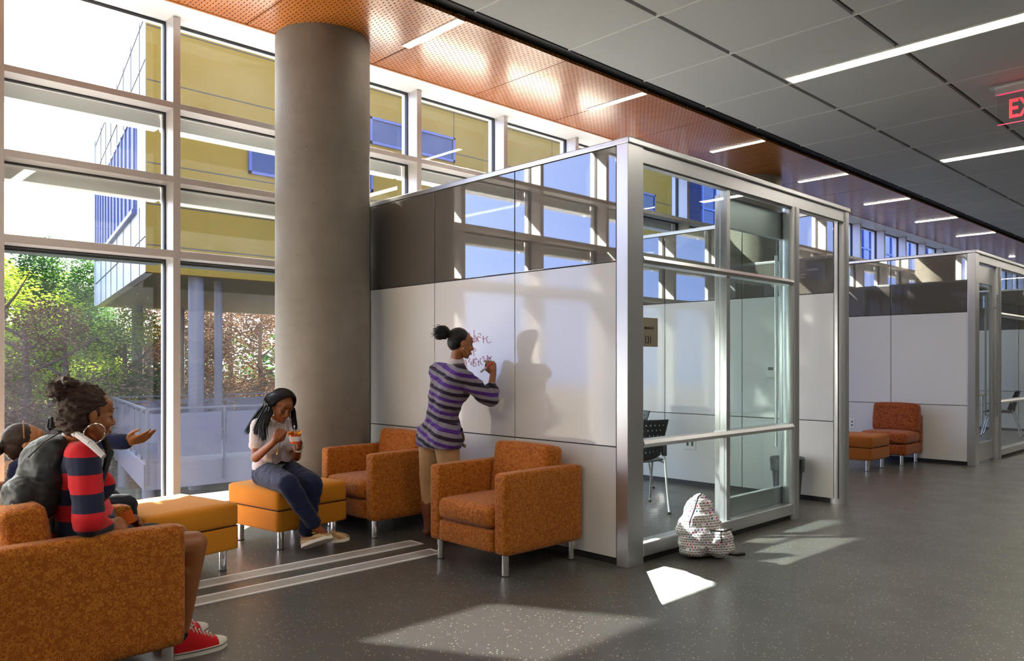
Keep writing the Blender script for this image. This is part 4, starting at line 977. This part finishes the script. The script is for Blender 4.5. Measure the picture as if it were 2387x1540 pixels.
hB = hand_parts(wR, V((2.657, 5.054, 0.873))-wR, (-.55,-.75,.2), .92, (1.0,1.1,1.2,1.2), .9, 1)+hand_parts(wL, V((2.808, 5.047, 0.834))-wL, (.86,-.2,.1), .90, (.75,.75,.8,.8), .6, -1)
Bp = blob('person', hd.skull()+torso(hL, hR, wa, ch, sL, sR, nk, f, -.004, .055, .86)+arms+[('c', nk, .044, hd.P(0,-.03,-.05), .044)]+chain([hR, kR, aR], [.085,.056,.036])+chain([hL, kL, aL], [.085,.056,.036])+hB+
  [('c', aR, .033, V((2.917, 4.928, 0.124)), .024), ('c', aL, .033, V((2.848, 5.008, 0.067)), .024)], SK2, .005, 3, base)
tag(Bp, 'woman in white polo and navy trousers on an ottoman, smiling down at a red cup', 'person')
hd.face(Bp, base, LIP, DARK, .006)
TE = MB(); TE.tube([hd.P(x, y, z) for x, y, z in ((-.016,.0860,-.0600),(0,.0915,-.0625),(.016,.0860,-.0600))], .0022, 6); local(TE.build('teeth', mat('teeth', (.8,.76,.7), .3), Bp), base)
hair = [hd.E(0,-.030,.050,.081,.088,.080), hd.E(0,-.060,.0,.076,.060,.085), hd.E(.060,-.025,.03,.022,.045,.05), hd.E(-.060,-.025,.03,.022,.045,.05)]
blob('hair', hair, H_BLACK, .005, 2, base, Bp, .001, 50)
lock = MB(); r = random.Random(9)
def falling(mb, n, side, y0, y1, ends, w, r):
    """strands laid over the head from the parting, then hanging through the given points"""
    for i in range(n):
        y = r.uniform(y0, y1); o = V((r.gauss(0,w), r.gauss(0,w), r.gauss(0,w))); k = math.sqrt(max(.05, 1-(y/.105)**2)); xs = side*.086*k
        q = [hd.P(side*.006, y, .050+.086*k), hd.P(xs*.55, y-.004, .050+.074*k), hd.P(xs*.95, y*.92-.008, .050+.040*k), hd.P(side*.090, y*.80-.020, .035), hd.P(side*.092, y*.65-.034, -.010)]
        q += [V(e)+o*(.8+.1*m_) for m_, e in enumerate(ends)]; q2 = []
        for a_ in range(len(q)-1):
            p0_, p1_, p2_, p3_ = q[max(a_-1, 0)], q[a_], q[a_+1], q[min(a_+2, len(q)-1)]
            for m_ in (0, .33, .67): q2.append(.5*((2*p1_)+(p2_-p0_)*m_+(2*p0_-5*p1_+4*p2_-p3_)*m_*m_+(3*p1_-p0_-3*p2_+p3_)*m_**3))
        q2.append(q[-1]); mb.tube(q2, .004, 4, rs=[.0040]*(len(q2)-4)+[.0036,.003,.002,.0005])
falling(lock, 170, 1, -.02, .060, [(2.659, 5.247, 0.990), (2.627, 5.236, 0.925), (2.609, 5.239, 0.864), (2.604, 5.216, 0.799)], .010, r)
falling(lock, 170, 1, -.06, .03, [(2.671, 5.304, 1.005), (2.645, 5.316, 0.950), (2.625, 5.336, 0.889), (2.613, 5.346, 0.833)], .010, r)
falling(lock, 130, 1, -.09, -.01, [(2.714, 5.416, 1.024), (2.687, 5.442, 0.974), (2.651, 5.463, 0.912), (2.612, 5.487, 0.831)], .010, r)
falling(lock, 120, -1, -.06, .060, [(2.879, 5.312, 0.987), (2.874, 5.289, 0.922), (2.880, 5.283, 0.852)], .009, r)
local(lock.build('hair_locks', H_BLACK, Bp, smooth=True), base)
POLO = cloth('white_polo', (.74,.70,.75), .8)
slv = chain([sR, sR*.42+eR*.58], [.058,.056])+chain([sL, sL*.42+eL*.58], [.058,.056])
blob('polo_shirt', torso(hL+V((0,0,.055)), hR+V((0,0,.055)), wa, ch, sL, sR, nk-V((0,0,.02)), f, .010, .060, .91)+slv, POLO, .005, 3, base, Bp, .004, 15, keep=lambda p: p.z > .50)
cl = MB(); ax = (sR-sL).normalized()
for s in (-1, 1): cl.tube([nk+V((0,.035,.018)), nk+ax*s*.050+V((0,.0,.012)), nk+ax*s*.045+f*.05-V((0,0,.02)), nk+ax*s*.012+f*.085-V((0,0,.05))], .012, 8, rs=[.012,.013,.014,.006])
local(cl.build('collar', POLO, Bp, smooth=True), base)
NAVY = cloth('navy_trousers', (.012,.018,.060), .75)
cR, cL = kR*.14+aR*.86, kL*.14+aL*.86
blob('trousers', [('c', hL, .100, hR, .100), ('c', (hL+hR)/2, .1, (hL+hR)/2+V((0,0,.05)), .085)]+chain([hR, kR, cR], [.096,.074,.056])+chain([hL, kL, cL], [.096,.074,.056]), NAVY, .006, 3, base, Bp, .006, 13)
blob('belt', [('c', wa*.45+(hL+hR)*.275-ax*.06, .090, wa*.45+(hL+hR)*.275+ax*.06, .090)], DARK, .006, 2, base, Bp, keep=lambda p: abs(p.z-.605) < .022)
BOAT = stripes('tan_plaid', ((.50,.32,.14),(.62,.45,.25),(.35,.20,.07)), .035, (.8,.5,.3)); SOLE = mat('white_rubber', (.72,.66,.58), .5)
shoe(V((2.766, 4.976, 0.034)), (.66,-.64,.30), (.30,.32,.88), Bp, base, BOAT, SOLE, .235, 'boat')
shoe(V((2.902, 4.984, 0.063)), (.70,-.70,.06), (-.30,.12,.92), Bp, base, BOAT, SOLE, .225, 'boat')
hp = MB(); c0 = hd.P(.084,.040,-.056); hp.tube([c0+hd.m@Vector((0, math.cos(a)*.028, math.sin(a)*.036)) for a in [2*PI*k/28 for k in range(28)]], .0028, 8, closed=True); local(hp.build('hoop_earring', SILV, Bp, smooth=True), base)
nl = MB(); nl.tube([nk-ax*.04+f*.03, (2.688, 5.219, 0.892), (2.701, 5.206, 0.800), (2.720, 5.243, 0.697)], .0014, 5).tube([nk+ax*.04+f*.03, (2.758, 5.207, 0.889), (2.723, 5.185, 0.794), (2.722, 5.241, 0.697)], .0014, 5)
nl.ball(V((2.718, 5.239, 0.682)), .009, (.8,.8,1.5), 2); local(nl.build('necklace', GOLD, Bp, smooth=True), base)
bd = MB(); bc = wL+(eL-wL)*.12; bax = frame((eL-wL), (0,0,1))
for k in range(16): a = 2*PI*k/16; bd.ball(bc+bax@Vector((math.cos(a)*.032, r.uniform(-.004,.004), math.sin(a)*.032)), .0072, sub=2)
local(bd.build('shell_bracelet', mat('shell_white', (.78,.72,.62), .4), Bp, smooth=True), base)
cup = empty('snack_cup', (2.773, 5.080, 0.764)); tag(cup, 'small red and orange snack cup with peeled lid held by the seated woman', 'cup')
MB().cyl(0,0,0,.062,.034,.042,seg=32).build('cup_body', mat('red_translucent', (.75,.09,.02), .25), cup, smooth=True)
MB().cyl(0,0,.016,.052,.0372,.0418,seg=32,cap=False).build('cup_label', mat('cup_label', (.82,.74,.70), .4), cup, smooth=True)
lm = MB(); g = [[lm.bm.verts.new((-.050+.10*i/8, -.02+.05*j/4+.0, .066+.016*math.sin(i*.9+j*.7)+.012*(1-j/4))) for j in range(5)] for i in range(9)]
for i in range(8):
    for j in range(4): lm.bm.faces.new((g[i][j], g[i+1][j], g[i+1][j+1], g[i][j+1]))
lo = lm.build('peeled_lid', mat('orange_foil', (.90,.38,.03), .25, metal=.3), cup, smooth='all'); md = lo.modifiers.new('t','SOLIDIFY'); md.thickness = .0012
MB().tube([(-.022,-.03,.12), (-.005,-.01,.03)], .002, 6).ball((-.022,-.03,.122), .006, (1,1,1.6), 2).build('spoon', mat('clear_spoon', (.8,.75,.75), .2), cup, smooth=True)

# ---- C: girl with the grey backpack in the near armchair
base = V((1.25, 3.72, 0)); f = V((1,-.03,0)).normalized()
hR, hL = V((1.03,3.65,.50)), V((1.03,3.84,.50)); sR, sL = V((0.986, 3.554, 0.947)), V((1.007, 3.923, 0.940)); wa = (hR+hL)/2+V((-.02,0,.20)); nk = V((0.999, 3.722, 0.994)); ch = (sR+sL)/2+V((.01,0,-.13))
eR, wR = V((0.964, 3.408, 0.699)), V((1.045, 3.469, 0.665)); eL, wL = V((1.16,3.97,.66)), V((1.114, 3.652, 0.635))
kR, aR = V((1.455,3.60,.505)), V((1.405,3.620,.11)); kL, aL = V((1.46,3.83,.505)), V((1.42,3.855,.11))
hd = Head((1.023, 3.629, 1.113), (.98,.10,-.12), (.06,.0,1), 1.02)
arms = chain([sR, eR, wR], [.047,.039,.026])+chain([sL, eL, wL], [.047,.039,.026])
hC = hand_parts(wR, (.5,.15,-.05), (0,-.7,.7), .95, (.7,.7,.8,.8), .7, -1)+hand_parts(wL, V((1.148, 3.648, 0.642))-wL, (0,.7,.7), .95, (.7,.7,.8,.8), .7, 1)
Cp = blob('person', hd.skull()+torso(hL, hR, wa, ch, sL, sR, nk, f, 0, .06)+arms+[('c', nk, .050, hd.P(0,-.02,-.05), .048)]+chain([hR, kR, aR], [.088,.060,.036])+chain([hL, kL, aL], [.088,.060,.036])+
  [('c', kR*.7+aR*.3-V((.012,0,0)), .054, kR*.35+aR*.65, .044), ('c', kL*.7+aL*.3-V((.012,0,0)), .054, kL*.35+aL*.65, .044)]+hC+
  [('c', aR, .032, aR+V((.08,.0,-.062)), .020), ('c', aL, .032, aL+V((.08,0,-.062)), .020)], SK1, .005, 3, base)
tag(Cp, 'girl in red and navy striped rugby shirt and hoop earrings, seated in the near armchair', 'person')
hd.face(Cp, base, LIP, DARK)
cur = [hd.E(0,-.030,.048,.083,.092,.085), hd.E(0,-.060,.0,.080,.064,.080), hd.E(0,-.055,-.045,.062,.050,.045), hd.E(.0,-.080,.085,.055,.058,.050), hd.E(0,-.120,.095,.050,.048,.046), hd.E(.01,-.105,.118,.046,.042,.034)]
blob('hair', cur, H_CURL, .005, 1, base, Cp, .012, 38)
st = MB(); r = random.Random(8)
for i in range(260):
    v = V((r.gauss(0,1), r.gauss(0,1), r.gauss(0,1))).normalized(); c = V((0,-.110,.100)) if i % 2 else V((0,-.06,.02)); R_ = V((.062,.060,.058)) if i % 2 else V((.088,.082,.085))
    if i % 2 == 0 and (v.y > .1): continue
    p = c+V((v.x*R_.x, v.y*R_.y, v.z*R_.z))*(.86 if i % 2 else .92); s1 = p+v*.006+V((r.uniform(-.01,.01),)*3); s2 = s1+V((r.uniform(-.012,.012), r.uniform(-.012,.012), r.uniform(-.012,.012)))
    st.tube([hd.P(*p), hd.P(*s1), hd.P(*s2)], .0011, 4)
local(st.build('curly_strands', H_CURL, Cp), base)
RUG = stripes('red_navy_stripes', ((.66,.012,.022),(.014,.018,.052)), .137, (0,0,1), .02)
blob('rugby_shirt', torso(hL+V((0,0,.03)), hR+V((0,0,.03)), wa, ch, sL, sR, nk-V((0,0,.03)), f, .016, .06)+chain([sR, eR, wR-V((.012,0,0))], [.066,.060,.042])+chain([sL, eL, wL], [.066,.058,.040]), RUG, .006, 4, base, Cp, .005, 10)
cw = cloth('white_collar', (.66,.62,.64)); cl = MB()
pa = [V((0.947, 3.675, 1.058)), V((0.965, 3.574, 1.039)), V((0.993, 3.491, 1.004)), V((1.025, 3.433, 0.954))]
for i_, (p_, q_) in enumerate(zip(pa, pa[1:])): cl.tube([p_, q_], .014, 8, rs=[.013, .015] if i_ < 2 else [.015, .011])
o = local(cl.build('collar', cw, Cp, smooth=True), base)
blob('collar_band', [('c', nk-V((0,0,.02)), .066, nk+V((0,0,.012)), .060)], cw, .005, 2, base, Cp)
blob('shorts', [('c', hL, .098, hR, .098)]+chain([hR, hR*.25+kR*.75], [.098,.080])+chain([hL, hL*.25+kL*.75], [.098,.080]), cloth('dark_shorts', (.012,.012,.018)), .006, 3, base, Cp, .004, 12)
for a in (aR, aL):
    blob('sock', [('c', a+V((0,0,.05)), .037, a-V((0,0,.02)), .036), ('c', a-V((0,0,.01)), .034, a+V((.045,0,-.045)), .026)], cloth('navy_sock', (.01,.012,.03)), .005, 2, base, Cp)
RED = cloth('red_canvas', (.60,.012,.018)); WR = mat('cream_rubber', (.74,.70,.64), .45)
shoe(V((1.345,3.625,0)), (1,-.03,0), (0,0,1), Cp, base, RED, WR, .275); shoe(V((1.36,3.86,0)), (1,.02,0), (0,0,1), Cp, base, RED, WR, .275)
hp = MB()
for sx in (1, -1):
    hp = MB(); c0 = hd.P(sx*.080,.0,-.072); hp.tube([c0+hd.m@Vector((sx*.012*math.sin(a), math.cos(a)*.042, math.sin(a)*.042)) for a in [2*PI*k/36 for k in range(36)]], .0030, 8, closed=True); local(hp.build('hoop_earring', SILV, Cp, smooth=True), base)
pass
cd = empty('orange_card', (1.152, 3.560, 0.667)); tag(cd, 'small orange paper card held in the striped-shirt girl\'s hands', 'card')
MB().box(-.034, .034, -.001, .001, -.026, .030, 0, mtx=Matrix.Rotation(math.radians(-44), 4, 'Z') @ Matrix.Rotation(math.radians(-24), 4, 'Y')).build('paper', mat('orange_paper', (.75,.15,.02), .7), cd)
MB().box(-.034, .034, .002, .0035, -.022, .028, 0, mtx=Matrix.Rotation(math.radians(-44), 4, 'Z') @ Matrix.Rotation(math.radians(-17), 4, 'Y')).build('back_leaf', mat('dark_orange_paper', (.5,.08,.01), .7), cd)

# grey backpack on her back
bp = empty('backpack', (.875, 3.745, .69)); tag(bp, 'dark grey nylon backpack worn by the girl in striped shirt', 'backpack')
NY = cloth('grey_nylon', (.030,.031,.035), .38, 60); NYD = cloth('dark_nylon', (.016,.017,.019), .5)
blob('body', [('e', V((.85,3.765,.88)), (.095,.145,.15)), ('e', V((.81,3.765,.79)), (.105,.150,.11)), ('e', V((.88,3.765,.97)), (.075,.12,.075))], NY, .006, 3, V((.84,3.765,.70)), bp, .009, 13)
blob('front_pocket', [('e', V((.745,3.70,.80)), (.065,.115,.085)), ('e', V((.735,3.66,.77)), (.06,.07,.06))], NY, .006, 3, V((.84,3.765,.70)), bp, .006, 16)
wb = MB()
for k in range(4): wb.tube([(-.165+.012*k, -.175+.01*k, .035+.026*k), (-.135+.01*k, -.185+.012*k, .028+.022*k), (-.095+.008*k, -.170, .015+.02*k)], .0045, 6)
wb.build('bungee_cord', mat('white_cord', (.7,.7,.72), .5), bp, smooth=True)
b_ = MB()
for s in (-1, 1): b_.tube([(.04, s*.075, .36), (.11, s*.085, .40), (.20, s*.10, .36), (.23, s*.12, .26), (.19, s*.14, .12), (.08, s*.15, .02)], .018, 8, rs=[.014,.020,.020,.018,.012,.008])
b_.build('shoulder_straps', NYD, bp, smooth='all')
MB().tube([(.03,-.03,.37), (.035,-.015,.41), (.035,.015,.41), (.03,.03,.37)], .007, 8).build('grab_loop', NYD, bp, smooth=True)
MB().tube([(-.07,-.10,.26), (-.02,-.12,.32), (.05,-.11,.36)], .003, 6).build('zip', DARK, bp, smooth=True)
MB().ball((-.135,-.105,.155), .008, (1,.5,1), 2).ball((-.10,-.15,.09), .010, (1,.4,.6), 2).build('buckle', M['chrome'], bp, smooth=True)

# ---- D: person in navy hoodie behind her, one arm stretched out
base = V((1.15, 5.0, 0)); f = V((1,0,0))
hd = Head((1.096, 4.963, 0.884), (.93,-.22,.18), (-.22,.0,.97), 1.0)
hR, hL = V((1.18,4.90,.50)), V((1.18,5.08,.50)); sR, sL = V((1.045, 4.859, 0.752)), V((1.185, 5.114, 0.783)); nk = hd.P(0,-.045,-.115); wa = V((1.06,5.0,.60)); ch = (sR+sL)/2+V((.02,0,-.07))
eL, wL = V((1.369, 4.936, 0.901)), V((1.532, 4.695, 0.887)); eR, wR = V((1.10,4.74,.66)), V((1.28,4.80,.66))
kR, aR = V((1.56,4.85,.50)), V((1.55,4.83,.09)); kL, aL = V((1.56,5.12,.50)), V((1.56,5.12,.09))
arms = chain([sR, eR, wR], [.047,.039,.026])+chain([sL, eL, wL], [.047,.039,.026])
hD = hand_parts(wL, V((1.615, 4.587, 0.928))-wL, (-.25,-.5,-.8), 1.0, (.12,.14,.25,.45), .25, -1, .04)+hand_parts(wR, (1,.1,-.05), (0,-.3,1), .95, (.5,.5,.6,.6), .5, 1)
Dp = blob('person', hd.skull()+torso(hL, hR, wa, ch, sL, sR, nk, f, 0, .05)+arms+[('c', nk, .048, hd.P(0,-.02,-.05), .046)]+chain([hR, kR, aR], [.085,.058,.038])+chain([hL, kL, aL], [.085,.058,.038])+hD+
  [('c', aR, .034, aR+V((.12,0,-.05)), .028), ('c', aL, .034, aL+V((.12,0,-.05)), .028)], SK3, .005, 3, base)
tag(Dp, 'person in navy sweatshirt at left edge reclining, arm stretched out toward the window', 'person')
hd.face(Dp, base, LIP, DARK)
blob('hair', [hd.E(0,-.030,.046,.080,.090,.082), hd.E(0,-.060,.0,.076,.060,.076)], hairm('dark_brown_hair', (.022,.011,.008)), .005, 2, base, Dp, .002, 50)
blob('hair_bun', [hd.E(0,-.150,.012,.042,.040,.044), hd.C((0,-.10,.03),.03,(0,-.13,.02),.03)], hairm('bun_hair', (.020,.010,.007)), .005, 2, base, Dp, .005, 60)
hb = MB(); hb.tube([hd.P(.076*math.cos(a), -.01+.012*math.sin(a), .048+.084*math.sin(a)) for a in [PI*k/16 for k in range(17)]], .004, 6); local(hb.build('headband', mat('tan_band', (.38,.14,.05), .5), Dp, smooth=True), base)
NV = cloth('navy_fleece', (.010,.014,.055), .9)
blob('sweatshirt', torso(hL+V((0,0,.03)), hR+V((0,0,.03)), wa, ch, sL, sR, nk-V((0,0,.03)), f, .024, .05)+chain([sR, eR, wR], [.070,.060,.046])+chain([sL, eL, wL-(wL-eL).normalized()*.02], [.068,.058,.044]), NV, .006, 4, base, Dp, .006, 10)
blob('cuff', [('c', wL-(wL-eL).normalized()*.045, .041, wL-(wL-eL).normalized()*.015, .039)], NV, .005, 2, base, Dp)
blob('trousers', [('c', hL, .098, hR, .098)]+chain([hR, kR, aR+V((0,0,.03))], [.096,.072,.054])+chain([hL, kL, aL+V((0,0,.03))], [.096,.072,.054]), cloth('dark_trousers', (.02,.02,.03)), .006, 3, base, Dp, .005, 12)
for a in (aR, aL): shoe(V((a.x-.06, a.y, 0)), (1,0,0), (0,0,1), Dp, base, DARK, WR, .26)

# ------------------------------------------------------------------ patterned backpack on the floor
pk = empty('patterned_backpack', (4.72, 2.98, 0), math.radians(-28)); tag(pk, 'white backpack with rows of black lettering and coloured dots, leaning on the glass front', 'backpack')
m = M['pack'] = mat('printed_canvas', (.75,.70,.70), .8); t, b = nodes(m); co = objco(t)
sp = N(t, 'ShaderNodeSeparateXYZ'); L(t, co, sp.inputs[0])
rowf = math_node(t, 'DIVIDE', sp.outputs[2], .0165); row = math_node(t, 'FLOOR', rowf); fz = math_node(t, 'FRACT', rowf)
xx = math_node(t, 'ADD', math_node(t, 'SUBTRACT', sp.outputs[0], sp.outputs[1]), math_node(t, 'MULTIPLY', row, .0137))
cmb = N(t, 'ShaderNodeCombineXYZ'); L(t, math_node(t, 'MULTIPLY', xx, 330), cmb.inputs[0]); L(t, math_node(t, 'MULTIPLY', sp.outputs[2], 260), cmb.inputs[1]); L(t, row, cmb.inputs[2])
gl = N(t, 'ShaderNodeTexNoise'); gl.inputs['Scale'].default_value = 1.0; gl.inputs['Detail'].default_value = 1; L(t, cmb.outputs[0], gl.inputs['Vector'])
cm2 = N(t, 'ShaderNodeCombineXYZ'); L(t, math_node(t, 'MULTIPLY', xx, 34), cm2.inputs[0]); L(t, row, cm2.inputs[1])
wd = N(t, 'ShaderNodeTexWhiteNoise'); wd.noise_dimensions = '2D'; fl2 = N(t, 'ShaderNodeVectorMath', operation='FLOOR'); L(t, cm2.outputs[0], fl2.inputs[0]); L(t, fl2.outputs[0], wd.inputs['Vector'])
inrow = math_node(t, 'MULTIPLY', math_node(t, 'GREATER_THAN', fz, .22), math_node(t, 'LESS_THAN', fz, .80))
fx = math_node(t, 'FRACT', math_node(t, 'MULTIPLY', xx, 34)); gap = math_node(t, 'GREATER_THAN', fx, .14)
ink = math_node(t, 'MULTIPLY', math_node(t, 'MULTIPLY', inrow, gap), math_node(t, 'MULTIPLY', math_node(t, 'GREATER_THAN', gl.outputs['Fac'], .47), math_node(t, 'GREATER_THAN', wd.outputs['Value'], .20)))
c = mixcol(t, ink, (.74,.70,.71), (.015,.013,.02))
cmx = math_node(t, 'SUBTRACT', fx, .5); cmz = math_node(t, 'MULTIPLY', math_node(t, 'SUBTRACT', fz, .5), .56)
rr = math_node(t, 'LESS_THAN', math_node(t, 'ADD', math_node(t, 'MULTIPLY', cmx, cmx), math_node(t, 'MULTIPLY', cmz, cmz)), .060)
for lo_, hi_, colr in ((0,.06,(.55,.02,.10)), (.06,.12,(.02,.10,.25)), (.12,.16,(.30,.05,.35))):
    sel = math_node(t, 'MULTIPLY', rr, math_node(t, 'MULTIPLY', math_node(t, 'GREATER_THAN', wd.outputs['Value'], lo_), math_node(t, 'LESS_THAN', wd.outputs['Value'], hi_)))
    c = mixcol(t, sel, c, colr)
L(t, c, b.inputs['Base Color'])
blob('body', [('e', V((-.01,.0,.12)), (.180,.115,.12)), ('e', V((-.03,.01,.20)), (.170,.10,.13)), ('e', V((-.02,.03,.30)), (.115,.075,.11)), ('e', V((-.005,.045,.375)), (.055,.045,.06)), ('e', V((-.06,.0,.06)), (.12,.10,.06)), ('e', V((.08,0,.06)), (.10,.09,.06))], M['pack'], .005, 3, V((0,0,0)), pk, .014, 8)
blob('front_pocket', [('e', V((.075,-.075,.125)), (.105,.060,.090)), ('e', V((.080,-.07,.07)), (.11,.065,.065))], M['pack'], .005, 2, V((0,0,0)), pk, .010, 14)
MB().tube([(-.150,-.060,.18), (-.140,-.062,.26), (-.095,-.045,.34), (-.045,-.005,.415), (.0,.02,.435)], .0048, 8).build('zip', DARK, pk, smooth=True)
MB().tube([(-.02,-.115,.205), (.07,-.137,.198), (.155,-.105,.205)], .0052, 8).tube([(.05,-.138,.198), (.055,-.145,.12)], .004, 6).build('pocket_zip', DARK, pk, smooth=True)
MB().tube([(.10,-.04,.02), (.20,-.05,.012), (.27,-.03,.008), (.30,-.035,.010)], .008, 8, rs=[.006,.008,.013,.010]).build('strap', DARK, pk, smooth='all')
